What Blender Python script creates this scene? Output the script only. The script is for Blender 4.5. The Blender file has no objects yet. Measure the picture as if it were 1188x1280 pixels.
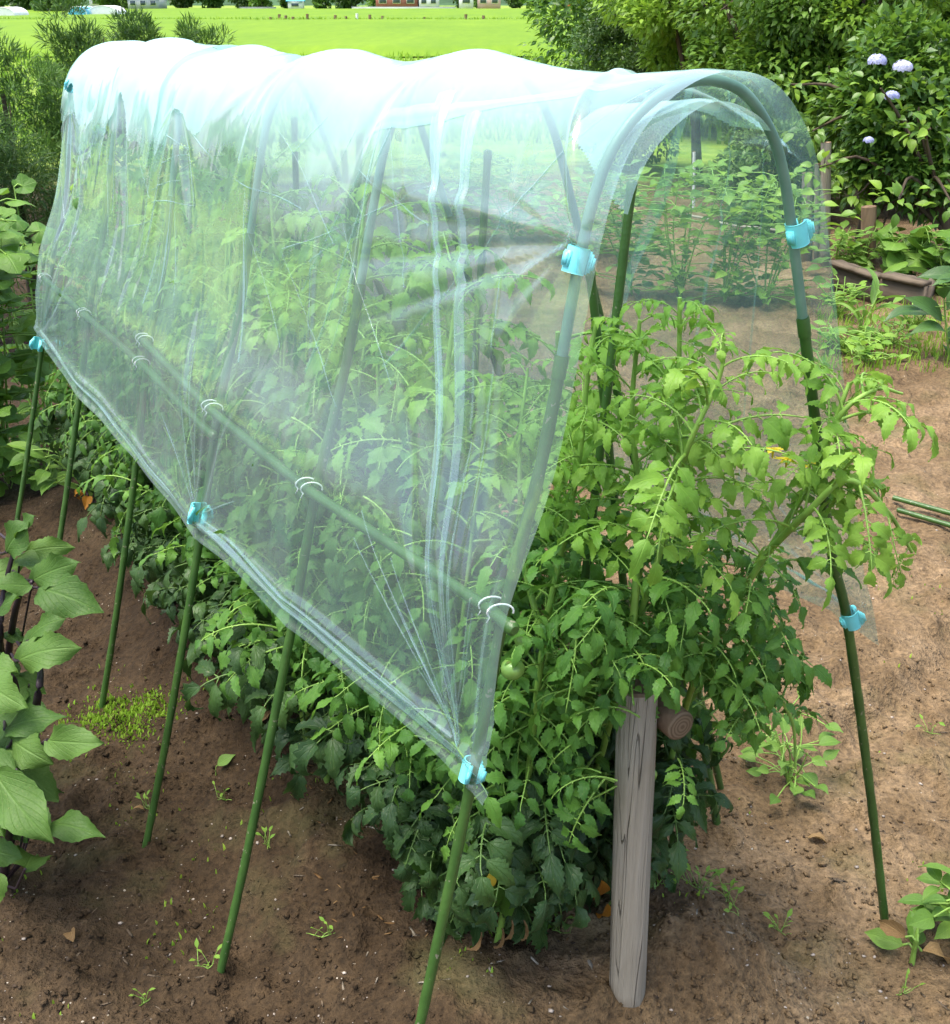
import bpy, math, random
import numpy as np
from mathutils import Vector, Matrix

SC = bpy.context.scene
COL = SC.collection
RND = random.Random(11)
PI = math.pi

# ------------------------------------------------------------------ camera
F, CX, CY, CAMH = 1450.0, 594.0, 640.0, 1.75
PITCH = math.atan(640 / F)
cam = bpy.data.cameras.new('camera'); camo = bpy.data.objects.new('camera', cam); COL.objects.link(camo)
camo.location = (0, 0, CAMH); camo.rotation_euler = (PI / 2 - PITCH, 0, 0)
cam.sensor_fit = 'VERTICAL'; cam.sensor_height = 36; cam.sensor_width = 36; cam.lens = F / 1280 * 36
cam.clip_start = 0.05; cam.clip_end = 3000
SC.camera = camo

# ------------------------------------------------------------------ sky, sun, exposure
SUN_AZ, SUN_EL = math.radians(246), math.radians(73)      # azimuth clockwise from +Y
w = bpy.data.worlds.new('World'); SC.world = w; w.use_nodes = True
nt = w.node_tree; nt.nodes.clear()
sky = nt.nodes.new('ShaderNodeTexSky'); sky.sky_type = 'NISHITA'; sky.sun_disc = False
sky.sun_elevation = SUN_EL; sky.sun_rotation = SUN_AZ; sky.air_density = 1.0; sky.dust_density = 4.0; sky.ozone_density = 1.0
bg = nt.nodes.new('ShaderNodeBackground'); bg.inputs['Strength'].default_value = 0.15
wo = nt.nodes.new('ShaderNodeOutputWorld')
nt.links.new(sky.outputs[0], bg.inputs[0]); nt.links.new(bg.outputs[0], wo.inputs[0])
sun = bpy.data.lights.new('sun', 'SUN'); sun.energy = 2.0; sun.angle = math.radians(40); sun.color = (1, 0.95, 0.87)
suno = bpy.data.objects.new('sun', sun); COL.objects.link(suno)
sd = Vector((math.sin(SUN_AZ) * math.cos(SUN_EL), math.cos(SUN_AZ) * math.cos(SUN_EL), math.sin(SUN_EL)))
suno.rotation_euler = sd.to_track_quat('Z', 'Y').to_euler(); suno.location = (6, 4, 12)
SC.view_settings.view_transform = 'Standard'; SC.view_settings.look = 'None'
SC.view_settings.gamma = 1; SC.view_settings.exposure = 1.36
SC.render.engine = 'CYCLES'
SC.cycles.max_bounces = 6; SC.cycles.diffuse_bounces = 2; SC.cycles.glossy_bounces = 2
SC.cycles.transmission_bounces = 4; SC.cycles.transparent_max_bounces = 14
SC.cycles.use_light_tree = False; SC.cycles.adaptive_threshold = 0.03
SC.cycles.caustics_reflective = False; SC.cycles.caustics_refractive = False

# ------------------------------------------------------------------ picture <-> place
def ray(x, y):
    u = (x - CX) / F; v = (CY - y) / F
    return np.array([u, math.cos(PITCH) + v * math.sin(PITCH), -math.sin(PITCH) + v * math.cos(PITCH)])
CAM = np.array([0, 0, CAMH])
def gp(x, y, z=0.0):
    d = ray(x, y); return CAM + d * ((z - CAMH) / d[2])
def pd(x, y, depth): return CAM + ray(x, y) * depth
R0 = gp(1108, 1168)
A = ray(-260, 0); A[2] = 0; A /= np.linalg.norm(A)         # along the tunnel, away from the viewer
C = np.array([A[1], -A[0], 0.0])                           # across the tunnel, to the right
def T(a, c, z): return R0 + A * a + C * c + np.array([0, 0, z])
def pt(x, y, a):
    d = ray(x, y); t = np.dot(R0 + A * a - CAM, A) / np.dot(d, A); return CAM + d * t
def ac(P): q = np.asarray(P) - R0; return float(q @ A), float(q @ C)

# ------------------------------------------------------------------ noise
def vnoise(x, y, seed=0):
    x = np.asarray(x, float); y = np.asarray(y, float)
    xi = np.floor(x).astype(np.int64); yi = np.floor(y).astype(np.int64); fx = x - xi; fy = y - yi
    def h(i, j):
        n = (i * 374761393 + j * 668265263 + seed * 1274126177) & 0xffffffff
        n = ((n ^ (n >> 13)) * 1103515245) & 0xffffffff
        n = ((n ^ (n >> 16)) * 69069) & 0xffffffff
        return ((n >> 8) & 0xffff) / 65535.0
    sx = fx * fx * (3 - 2 * fx); sy = fy * fy * (3 - 2 * fy)
    return (h(xi, yi) * (1 - sx) + h(xi + 1, yi) * sx) * (1 - sy) + (h(xi, yi + 1) * (1 - sx) + h(xi + 1, yi + 1) * sx) * sy
def fbm(x, y, o=4, seed=0):
    s = 0; a = 0.5
    for k in range(o): s = s + a * (vnoise(x * 2 ** k, y * 2 ** k, seed + k) - 0.5); a *= 0.5
    return s
def sstep(a, b, x):
    t = np.clip((x - a) / (b - a), 0, 1); return t * t * (3 - 2 * t)

# ------------------------------------------------------------------ materials
MATS = {}
class NT:
    def __init__(s, m): s.t = m.node_tree; s.n = s.t.nodes; s.l = s.t.links
    def add(s, typ, **kw):
        n = s.n.new(typ)
        for k, v in kw.items(): setattr(n, k, v)
        return n
    def lk(s, a, b): s.l.new(a, b)
    def math(s, op, a, b=None, c=None, clamp=False):
        n = s.n.new('ShaderNodeMath'); n.operation = op; n.use_clamp = clamp
        for i, v in enumerate((a, b, c)):
            if v is None: continue
            if hasattr(v, 'is_output'): s.l.new(v, n.inputs[i])
            else: n.inputs[i].default_value = v
        return n.outputs[0]
    def mix(s, f, a, b, blend='MIX'):
        n = s.n.new('ShaderNodeMix'); n.data_type = 'RGBA'; n.blend_type = blend
        for i, v in ((0, f), (6, a), (7, b)):
            if hasattr(v, 'is_output'): s.l.new(v, n.inputs[i])
            else: n.inputs[i].default_value = v if i == 0 else (*v[:3], 1)
        return n.outputs[2]
    def noise(s, vec, scale, detail=3, rough=0.55):
        n = s.n.new('ShaderNodeTexNoise'); n.inputs['Scale'].default_value = scale
        n.inputs['Detail'].default_value = detail; n.inputs['Roughness'].default_value = rough
        if vec is not None: s.l.new(vec, n.inputs['Vector'])
        return n.outputs[0]
    def ramp(s, f, stops):
        n = s.n.new('ShaderNodeValToRGB'); e = n.color_ramp.elements
        while len(e) < len(stops): e.new(0.5)
        for i, (p, c) in enumerate(stops): e[i].position = p; e[i].color = (*c[:3], 1)
        s.l.new(f, n.inputs[0]); return n.outputs[0]
    def mapscale(s, vec, sc):
        n = s.n.new('ShaderNodeMapping'); n.inputs['Scale'].default_value = sc; s.l.new(vec, n.inputs[0]); return n.outputs[0]
    def bump(s, h, strength, dist=0.01):
        n = s.n.new('ShaderNodeBump'); n.inputs['Strength'].default_value = strength; n.inputs['Distance'].default_value = dist
        s.l.new(h, n.inputs['Height']); return n.outputs[0]
def newmat(name):
    m = bpy.data.materials.new(name); m.use_nodes = True; m.node_tree.nodes.clear(); MATS[name] = m
    N = NT(m); out = N.add('ShaderNodeOutputMaterial'); return m, N, out
def principled(N, col, rough=0.6, spec=0.5, normal=None, metallic=0.0):
    p = N.add('ShaderNodeBsdfPrincipled')
    if hasattr(col, 'is_output'): N.lk(col, p.inputs['Base Color'])
    else: p.inputs['Base Color'].default_value = (*col, 1)
    if hasattr(rough, 'is_output'): N.lk(rough, p.inputs['Roughness'])
    else: p.inputs['Roughness'].default_value = rough
    p.inputs['Specular IOR Level'].default_value = spec; p.inputs['Metallic'].default_value = metallic
    if normal is not None: N.lk(normal, p.inputs['Normal'])
    return p.outputs[0]
def simple(name, col, rough=0.6, spec=0.4, var=0.25, scale=20, stretch=(1, 1, 1), bump=0.2, bdist=0.004, objvar=0.0):
    m, N, out = newmat(name)
    tc = N.add('ShaderNodeTexCoord').outputs['Object']; v = N.mapscale(tc, stretch)
    n = N.noise(v, scale, 4); d = tuple(c * (1 - var) for c in col); b = tuple(min(1, c * (1 + var)) for c in col)
    c = N.ramp(n, [(0.3, d), (0.7, b)])
    if objvar:
        oi = N.add('ShaderNodeObjectInfo').outputs['Random']
        c = N.mix(1.0, c, N.ramp(oi, [(0, (1 - objvar,) * 3), (1, (1, 1, 1))]), 'MULTIPLY')
    N.lk(principled(N, c, rough, spec, N.bump(n, bump, bdist)), out.inputs[0]); return m
def leafmat(name, c0, c1, trans, tfac=0.3, rough=0.5, spec=0.35, veins=6, vein=0.25, bump=0.35, yellow=None, vs=1.1):
    m, N, out = newmat(name)
    oi = N.add('ShaderNodeObjectInfo').outputs['Random']
    gi = N.add('ShaderNodeNewGeometry').outputs['Random Per Island']
    tcn = N.add('ShaderNodeTexCoord'); uv = tcn.outputs['UV']; ob = tcn.outputs['Object']
    r = N.math('ADD', N.math('MULTIPLY', oi, 0.5), N.math('MULTIPLY', gi, 0.5))
    n = N.noise(ob, 28, 3)
    f = N.math('ADD', N.math('MULTIPLY_ADD', r, 1.5, -0.25), N.math('MULTIPLY', N.math('SUBTRACT', n, 0.5), 0.8), clamp=True)
    c = N.mix(f, c0, c1)
    if yellow:
        yf = N.math('GREATER_THAN', N.math('FRACT', N.math('MULTIPLY', gi, 7.31)), 0.992)
        c = N.mix(yf, c, yellow)
    if bump >= 0.25:
        bl = N.math('MULTIPLY', N.math('GREATER_THAN', N.noise(ob, 60, 2), 0.70), 0.6); c = N.mix(bl, c, (0.26, 0.23, 0.09))
    sx = N.add('ShaderNodeSeparateXYZ'); N.lk(uv, sx.inputs[0])
    du = N.math('ABSOLUTE', N.math('SUBTRACT', sx.outputs[0], 0.5))
    rib = N.math('SUBTRACT', 1.0, N.math('DIVIDE', du, 0.045), clamp=True)
    ph = N.math('FRACT', N.math('MULTIPLY', N.math('SUBTRACT', sx.outputs[1], N.math('MULTIPLY', du, vs)), veins))
    sv = N.math('SUBTRACT', 1.0, N.math('DIVIDE', N.math('ABSOLUTE', N.math('SUBTRACT', ph, 0.5)), 0.09), clamp=True)
    vv = N.math('MAXIMUM', rib, N.math('MULTIPLY', sv, 0.6))
    c = N.mix(N.math('MULTIPLY', vv, vein), c, tuple(min(1, x * 2.0 + 0.03) for x in c1))
    hgt = N.math('ADD', N.math('MULTIPLY', vv, -0.7), N.math('MULTIPLY', n, 0.6))
    nb = N.bump(hgt, bump, 0.004) if bump > 0 else None
    p = principled(N, c, rough, spec, nb)
    t = N.add('ShaderNodeBsdfTranslucent'); tcol = N.mix(0.5, c, trans); N.lk(tcol, t.inputs[0])
    mx = N.add('ShaderNodeMixShader'); mx.inputs[0].default_value = tfac; N.lk(p, mx.inputs[1]); N.lk(t.outputs[0], mx.inputs[2])
    N.lk(mx.outputs[0], out.inputs[0]); return m

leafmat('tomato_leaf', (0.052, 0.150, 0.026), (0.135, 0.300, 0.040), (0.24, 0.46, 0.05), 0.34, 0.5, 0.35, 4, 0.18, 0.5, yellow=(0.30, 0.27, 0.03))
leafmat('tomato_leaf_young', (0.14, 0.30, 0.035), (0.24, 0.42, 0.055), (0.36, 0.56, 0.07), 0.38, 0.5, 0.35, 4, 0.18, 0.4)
leafmat('tomato_leaf_old_shade', (0.022, 0.060, 0.016), (0.060, 0.130, 0.028), (0.10, 0.2, 0.03), 0.22, 0.5, 0.4, 4, 0.2, 0.6, yellow=(0.35, 0.27, 0.03))  # old leaf green, deepened to paint in the shade low in the row
leafmat('eggplant_leaf', (0.038, 0.098, 0.016), (0.105, 0.200, 0.036), (0.17, 0.34, 0.03), 0.26, 0.55, 0.3, 6, 0.16, 0.5)
leafmat('vine_leaf', (0.075, 0.185, 0.022), (0.17, 0.33, 0.045), (0.26, 0.46, 0.04), 0.34, 0.5, 0.4, 4, 0.25, 0.5, yellow=(0.33, 0.30, 0.05))
leafmat('garden_leaf', (0.07, 0.175, 0.025), (0.19, 0.34, 0.05), (0.26, 0.45, 0.05), 0.32, 0.48, 0.4, 5, 0.2, 0.4, yellow=(0.35, 0.32, 0.1))
leafmat('dark_leaf', (0.03, 0.085, 0.022), (0.09, 0.195, 0.04), (0.13, 0.27, 0.03), 0.25, 0.42, 0.5, 5, 0.2, 0.3)
leafmat('tree_leaf_light', (0.07, 0.17, 0.018), (0.27, 0.44, 0.05), (0.36, 0.58, 0.05), 0.36, 0.45, 0.45, 5, 0.15, 0.0)
leafmat('tree_leaf_mid', (0.035, 0.10, 0.016), (0.16, 0.30, 0.04), (0.26, 0.46, 0.04), 0.34, 0.42, 0.5, 5, 0.15, 0.0)
leafmat('shrub_leaf', (0.025, 0.07, 0.014), (0.12, 0.22, 0.035), (0.16, 0.3, 0.03), 0.25, 0.45, 0.45, 5, 0.1, 0.0)
leafmat('needle_leaf', (0.014, 0.05, 0.012), (0.10, 0.21, 0.035), (0.18, 0.36, 0.05), 0.25, 0.55, 0.3, 5, 0.1, 0.0)
leafmat('grass_blade', (0.13, 0.28, 0.02), (0.30, 0.46, 0.05), (0.34, 0.52, 0.04), 0.35, 0.55, 0.3, 1, 0.0, 0.0)
leafmat('dry_leaf', (0.16, 0.09, 0.035), (0.36, 0.24, 0.11), (0.38, 0.24, 0.08), 0.2, 0.7, 0.2, 5, 0.25, 0.6)
leafmat('yellow_leaf', (0.42, 0.30, 0.02), (0.55, 0.42, 0.05), (0.6, 0.42, 0.04), 0.3, 0.55, 0.3, 4, 0.2, 0.4)
leafmat('orange_leaf', (0.35, 0.14, 0.02), (0.5, 0.24, 0.03), (0.55, 0.24, 0.03), 0.3, 0.6, 0.3, 4, 0.2, 0.4)
leafmat('petal_yellow', (0.75, 0.60, 0.03), (0.85, 0.70, 0.06), (0.85, 0.7, 0.05), 0.3, 0.6, 0.2, 1, 0, 0.1)
leafmat('petal_blue', (0.50, 0.53, 0.85), (0.78, 0.80, 0.93), (0.7, 0.72, 0.95), 0.3, 0.6, 0.2, 1, 0, 0.1)
simple('stem_green', (0.20, 0.35, 0.06), 0.5, 0.4, 0.3, 30)
simple('stem_dark', (0.09, 0.17, 0.035), 0.5, 0.4, 0.3, 30)
simple('stem_purple', (0.035, 0.022, 0.030), 0.5, 0.4, 0.4, 30)
simple('bark', (0.085, 0.065, 0.045), 0.9, 0.2, 0.45, 12, (1, 1, 0.2), 0.8, 0.02)
simple('fruit_green', (0.20, 0.34, 0.07), 0.25, 0.5, 0.2, 12, bump=0.0)
simple('clip_plastic', (0.20, 0.76, 0.80), 0.35, 0.5, 0.05, 60, bump=0.05)
simple('tie_wire', (0.75, 0.76, 0.74), 0.4, 0.5, 0.1, 60)
def wood_mat():
    m, N, out = newmat('wood_grey')
    ob = N.add('ShaderNodeTexCoord').outputs['Object']; g = N.noise(N.mapscale(ob, (1, 1, 0.03)), 90, 4, 0.6); st = N.noise(N.mapscale(ob, (1, 1, 0.35)), 9, 4)
    c = N.ramp(g, [(0.25, (0.25, 0.225, 0.175)), (0.5, (0.31, 0.28, 0.22)), (0.75, (0.37, 0.335, 0.27))])
    c = N.mix(N.math('MULTIPLY', N.math('SUBTRACT', st, 0.5, clamp=True), 2.2, clamp=True), c, (0.16, 0.135, 0.10))
    cr = N.noise(N.mapscale(ob, (1, 1, 0.018)), 34, 2); ck = N.math('SUBTRACT', 1.0, N.math('DIVIDE', N.math('ABSOLUTE', N.math('SUBTRACT', cr, 0.5)), 0.006), clamp=True)
    c = N.mix(N.math('MULTIPLY', ck, 0.25), c, (0.07, 0.055, 0.04))
    wz = N.add('ShaderNodeSeparateXYZ'); N.lk(N.add('ShaderNodeNewGeometry').outputs['Position'], wz.inputs[0])
    mud = N.math('MULTIPLY', N.math('SUBTRACT', N.math('MULTIPLY_ADD', N.noise(ob, 16, 4), 0.16, 0.05), wz.outputs[2]), 14.0, clamp=True)
    c = N.mix(N.math('MULTIPLY', mud, 0.85), c, (0.105, 0.072, 0.043))
    N.lk(principled(N, c, 0.92, 0.12, N.bump(N.math('SUBTRACT', g, ck), 1.0, 0.008)), out.inputs[0])
wood_mat()
simple('wood_brown', (0.22, 0.15, 0.095), 0.85, 0.2, 0.4, 26, (1, 1, 0.1), 0.7, 0.006)
simple('plank_wood', (0.12, 0.095, 0.068), 0.88, 0.2, 0.4, 18, (0.15, 1, 1), 0.6, 0.006)
simple('house_white', (0.78, 0.78, 0.78), 0.8, 0.2, 0.05, 1)
simple('house_pink', (0.62, 0.42, 0.40), 0.8, 0.2, 0.1, 1)
simple('house_brick', (0.36, 0.14, 0.11), 0.85, 0.2, 0.2, 2)
simple('house_grey', (0.45, 0.47, 0.50), 0.8, 0.2, 0.1, 1)
simple('roof_slate', (0.22, 0.25, 0.30), 0.7, 0.3, 0.15, 2)
simple('roof_red', (0.38, 0.16, 0.13), 0.7, 0.3, 0.2, 3)
simple('window_glass', (0.06, 0.09, 0.12), 0.1, 0.6, 0.1, 1)
simple('frame_white', (0.75, 0.75, 0.73), 0.5, 0.4, 0.05, 5)
simple('hoop_sheet', (0.74, 0.76, 0.78), 0.5, 0.4, 0.08, 3)
simple('tarp_blue', (0.10, 0.48, 0.72), 0.5, 0.4, 0.15, 3)
simple('cloth_orange', (0.75, 0.16, 0.05), 0.8, 0.2, 0.15, 8)
simple('cloth_dark', (0.10, 0.11, 0.15), 0.8, 0.2, 0.15, 8)
simple('skin', (0.45, 0.28, 0.2), 0.6, 0.3, 0.1, 8)
simple('crumb_dark', (0.06, 0.042, 0.027), 0.9, 0.2, 0.4, 20)
simple('pebble', (0.36, 0.31, 0.26), 0.8, 0.3, 0.5, 9, objvar=0.2)

def pole_mat():
    m, N, out = newmat('pole_green')
    ob = N.add('ShaderNodeTexCoord').outputs['Object']
    n = N.noise(ob, 14, 3); c = N.ramp(n, [(0.3, (0.030, 0.082, 0.016)), (0.75, (0.062, 0.140, 0.028))])
    d = N.noise(ob, 90, 2); c = N.mix(N.math('GREATER_THAN', d, 0.68), c, (0.20, 0.20, 0.13))
    v = N.add('ShaderNodeTexVoronoi'); v.inputs['Scale'].default_value = 130; N.lk(ob, v.inputs['Vector'])
    b = N.math('SUBTRACT', 1.0, N.math('MULTIPLY', v.outputs['Distance'], 1.6), clamp=True)
    N.lk(principled(N, c, 0.38, 0.5, N.bump(b, 0.15, 0.002)), out.inputs[0])
    m, N, out = newmat('pole_pale')
    ob = N.add('ShaderNodeTexCoord').outputs['Object']; n = N.noise(ob, 20, 3)
    c = N.ramp(n, [(0.3, (0.11, 0.21, 0.16)), (0.75, (0.18, 0.30, 0.23))])
    N.lk(principled(N, c, 0.35, 0.5), out.inputs[0])
pole_mat()

def film_mat():
    m, N, out = newmat('clear_film')
    tc = N.add('ShaderNodeTexCoord'); uv = tc.outputs['UV']
    geo = N.add('ShaderNodeNewGeometry')
    dp = N.add('ShaderNodeVectorMath'); dp.operation = 'DOT_PRODUCT'
    N.lk(geo.outputs['Normal'], dp.inputs[0]); N.lk(geo.outputs['Incoming'], dp.inputs[1])
    cosv = N.math('MAXIMUM', N.math('ABSOLUTE', dp.outputs['Value']), 0.10)
    n1 = N.noise(N.mapscale(uv, (9, 3, 1)), 1.0, 4); n2 = N.noise(N.mapscale(uv, (26, 14, 1)), 1.0, 3)
    dust = N.math('ADD', N.math('MULTIPLY', n1, 0.10), N.math('MULTIPLY', n2, 0.025))
    sx = N.add('ShaderNodeSeparateXYZ'); N.lk(uv, sx.inputs[0])
    roof = N.math('SUBTRACT', 1.0, N.math('DIVIDE', N.math('ABSOLUTE', N.math('SUBTRACT', sx.outputs[1], 0.99)), N.math('ADD', 0.16, N.math('MULTIPLY', n1, 0.16))), clamp=True)
    hz = N.math('ADD', N.math('ADD', dust, 0.018), N.math('MULTIPLY', N.math('MULTIPLY', N.math('POWER', roof, 0.6), N.math('MULTIPLY_ADD', sx.outputs[0], 1.9, 0.16, clamp=True)), 0.33), clamp=True)   # roof term paints the bright sky glare on the crown into the haze                                   # share scattered head on: film dust plus that glare
    fac = N.math('SUBTRACT', 1.0, N.math('POWER', N.math('SUBTRACT', 1.0, hz), N.math('DIVIDE', 1.0, cosv)), clamp=True)
    bn = N.bump(N.noise(N.mapscale(uv, (14, 7, 1)), 1.0, 2), 0.12, 0.02)
    tr = N.add('ShaderNodeBsdfTransparent'); tr.inputs[0].default_value = (0.89, 0.985, 0.965, 1)
    df = N.add('ShaderNodeBsdfDiffuse'); df.inputs[0].default_value = (0.66, 0.94, 0.96, 1); N.lk(bn, df.inputs['Normal'])
    tl = N.add('ShaderNodeBsdfTranslucent'); tl.inputs[0].default_value = (0.60, 0.96, 0.92, 1); N.lk(bn, tl.inputs['Normal'])
    sc = N.add('ShaderNodeMixShader'); sc.inputs[0].default_value = 0.42; N.lk(df.outputs[0], sc.inputs[1]); N.lk(tl.outputs[0], sc.inputs[2])
    mx = N.add('ShaderNodeMixShader'); N.lk(fac, mx.inputs[0]); N.lk(tr.outputs[0], mx.inputs[1]); N.lk(sc.outputs[0], mx.inputs[2])
    gl = N.add('ShaderNodeBsdfGlossy'); gl.inputs['Roughness'].default_value = 0.08; gl.inputs[0].default_value = (1, 1, 1, 1); N.lk(bn, gl.inputs['Normal'])
    fr = N.add('ShaderNodeFresnel'); fr.inputs[0].default_value = 1.5; N.lk(bn, fr.inputs['Normal'])
    # thin sheet: same Fresnel from both faces
    ff = N.math('POWER', N.math('SUBTRACT', 1.0, cosv), 4.5)
    gfac = N.math('ADD', 0.09, N.math('MULTIPLY', ff, 0.8), clamp=True)
    m2 = N.add('ShaderNodeMixShader'); N.lk(gfac, m2.inputs[0]); N.lk(mx.outputs[0], m2.inputs[1]); N.lk(gl.outputs[0], m2.inputs[2])
    N.lk(m2.outputs[0], out.inputs[0]); return m
film_mat()

def soil_mat():
    m, N, out = newmat('soil')
    ob = N.add('ShaderNodeNewGeometry').outputs['Position']
    big = N.noise(ob, 1.6, 4); mid = N.noise(ob, 9, 5, 0.6); fine = N.noise(ob, 70, 4, 0.65)
    c = N.ramp(N.math('ADD', N.math('MULTIPLY', big, 0.6), N.math('MULTIPLY', mid, 0.4)), [(0.36, (0.080, 0.053, 0.030)), (0.5, (0.135, 0.094, 0.055)), (0.63, (0.215, 0.155, 0.098))])
    c = N.mix(1.0, c, N.ramp(fine, [(0.3, (0.5, 0.5, 0.5)), (0.7, (1.35, 1.32, 1.26))]), 'MULTIPLY')
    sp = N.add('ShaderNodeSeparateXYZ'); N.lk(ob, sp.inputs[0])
    tone = N.math('MULTIPLY', N.math('SUBTRACT', N.math('ADD', N.math('MULTIPLY', big, 0.9), N.math('MULTIPLY', sp.outputs[0], 0.9)), 0.35), 2.2, clamp=True)   # darker towards the left path, paler towards the right
    c = N.mix(1.0, c, N.mix(tone, (0.40, 0.38, 0.34), (1.30, 1.28, 1.18)), 'MULTIPLY')
    moss = N.math('MULTIPLY', N.math('SUBTRACT', N.noise(ob, 3.1, 4), 0.55, clamp=True), 2.6, clamp=True)
    c = N.mix(moss, c, (0.115, 0.120, 0.045))
    v = N.add('ShaderNodeTexVoronoi'); v.inputs['Scale'].default_value = 55; N.lk(ob, v.inputs['Vector'])
    fl = N.math('LESS_THAN', v.outputs['Distance'], N.math('MULTIPLY', N.math('SUBTRACT', mid, 0.52, clamp=True), 0.9))
    c = N.mix(fl, c, (0.42, 0.37, 0.29))
    sx = N.add('ShaderNodeSeparateXYZ'); N.lk(ob, sx.inputs[0])
    far = N.math('MULTIPLY', N.math('SUBTRACT', N.math('ADD', sx.outputs[1], N.math('MULTIPLY', N.math('SUBTRACT', big, 0.5), 6.0)), 12.0), 0.4, clamp=True)
    c = N.mix(far, c, N.ramp(N.noise(ob, 2.2, 5), [(0.35, (0.14, 0.25, 0.025)), (0.65, (0.28, 0.38, 0.06))]))
    hh = N.math('ADD', N.math('MULTIPLY', mid, 1.0), N.math('MULTIPLY', fine, 0.35))
    N.lk(principled(N, c, 0.9, 0.2, N.bump(hh, 1.0, 0.045)), out.inputs[0])
    m, N, out = newmat('rice')
    ob = N.add('ShaderNodeNewGeometry').outputs['Position']
    a = N.noise(N.mapscale(ob, (0.25, 0.06, 1)), 1.0, 5, 0.6); b = N.noise(N.mapscale(ob, (3.0, 0.35, 1)), 1.0, 3, 0.7)
    c = N.ramp(N.math('ADD', N.math('MULTIPLY', a, 0.6), N.math('MULTIPLY', b, 0.4)), [(0.32, (0.095, 0.195, 0.001)), (0.68, (0.165, 0.275, 0.002))])
    p = principled(N, c, 0.7, 0.2)
    N.lk(p, out.inputs[0])
soil_mat()

# ------------------------------------------------------------------ mesh helpers
def np_mesh(name, V, F_, mats, uv=None, mi=None, smooth=True):
    """V (n,3); F_ list of (m,k) index arrays"""
    me = bpy.data.meshes.new(name)
    V = np.asarray(V, np.float32); F_ = [np.asarray(f, np.int32) for f in (F_ if isinstance(F_, list) else [F_]) if len(f)]
    idx = np.concatenate([f.ravel() for f in F_]); tot = np.concatenate([np.full(len(f), f.shape[1], np.int32) for f in F_])
    st = np.concatenate([[0], np.cumsum(tot)[:-1]]).astype(np.int32)
    me.vertices.add(len(V)); me.vertices.foreach_set('co', V.ravel())
    me.loops.add(len(idx)); me.loops.foreach_set('vertex_index', idx)
    me.polygons.add(len(tot)); me.polygons.foreach_set('loop_start', st); me.polygons.foreach_set('loop_total', tot)
    if smooth: me.polygons.foreach_set('use_smooth', np.ones(len(tot), bool))
    if mi is not None: me.polygons.foreach_set('material_index', np.asarray(mi, np.int32))
    if uv is not None:
        l = me.uv_layers.new(name='UVMap'); l.data.foreach_set('uv', np.asarray(uv, np.float32)[idx].ravel())
    for m in (mats if isinstance(mats, (list, tuple)) else [mats]): me.materials.append(MATS[m])
    me.update(calc_edges=True); me.validate(); return me
class MB:
    def __init__(s): s.v = []; s.q = []; s.t = []; s.u = []; s.qm = []; s.tm = []; s.n = 0
    def add(s, V, Fq, uv=None, m=0):
        V = np.asarray(V, float); Fq = np.asarray(Fq, int)
        if len(Fq):
            if Fq.shape[1] == 4: s.q.append(Fq + s.n); s.qm += [m] * len(Fq)
            else: s.t.append(Fq + s.n); s.tm += [m] * len(Fq)
        s.v.append(V); s.u.append(np.zeros((len(V), 2)) + 0.25 if uv is None else np.asarray(uv)); s.n += len(V)
    def mesh(s, name, mats, smooth=True):
        fs = []; mi = []
        if s.q: fs.append(np.concatenate(s.q)); mi += s.qm
        if s.t: fs.append(np.concatenate(s.t)); mi += s.tm
        return np_mesh(name, np.concatenate(s.v), fs, mats, np.concatenate(s.u), mi, smooth)
    def box(s, c, size, m=0, rz=0.0):
        x, y, z = [k / 2 for k in size]
        V = np.array([(i * x, j * y, k * z) for i in (-1, 1) for j in (-1, 1) for k in (-1, 1)])
        cr, sr = math.cos(rz), math.sin(rz); V = np.stack([V[:, 0] * cr - V[:, 1] * sr, V[:, 0] * sr + V[:, 1] * cr, V[:, 2]], 1)
        s.add(V + np.asarray(c), [(0, 1, 3, 2), (4, 6, 7, 5), (0, 4, 5, 1), (2, 3, 7, 6), (0, 2, 6, 4), (1, 5, 7, 3)], None, m)
    def tube(s, P, r, n=8, m=0, cap=True):
        P = np.asarray(P, float); k = len(P); r = np.broadcast_to(np.asarray(r, float), (k,))
        tn = np.gradient(P, axis=0); tn /= np.linalg.norm(tn, axis=1)[:, None] + 1e-12
        ref = np.array([0.31, 0.17, 0.93]) if abs(tn[0] @ [0, 0, 1]) < 0.9 else np.array([0.9, 0.3, 0.1])
        rings = []
        for i in range(k):
            x = np.cross(ref, tn[i]); x /= np.linalg.norm(x) + 1e-12; y = np.cross(tn[i], x); ref = np.cross(x, tn[i]) * -1 if False else y * 0 + ref
            th = np.arange(n) * 2 * PI / n
            rings.append(P[i] + r[i] * (np.cos(th)[:, None] * x + np.sin(th)[:, None] * y))
        V = np.concatenate(rings)
        i = np.arange(k - 1)[:, None] * n; j = np.arange(n)[None]; j2 = (j + 1) % n
        Fq = np.stack([i + j, i + j2, i + n + j2, i + n + j], -1).reshape(-1, 4)
        s.add(V, Fq, None, m)
        if cap:
            for ring, cc, flip in ((rings[0], P[0], 1), (rings[-1], P[-1], 0)):
                Vc = np.vstack([ring, cc]); t = [(q, (q + 1) % n, n) if not flip else ((q + 1) % n, q, n) for q in range(n)]
                s.add(Vc, t, None, m)
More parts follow.
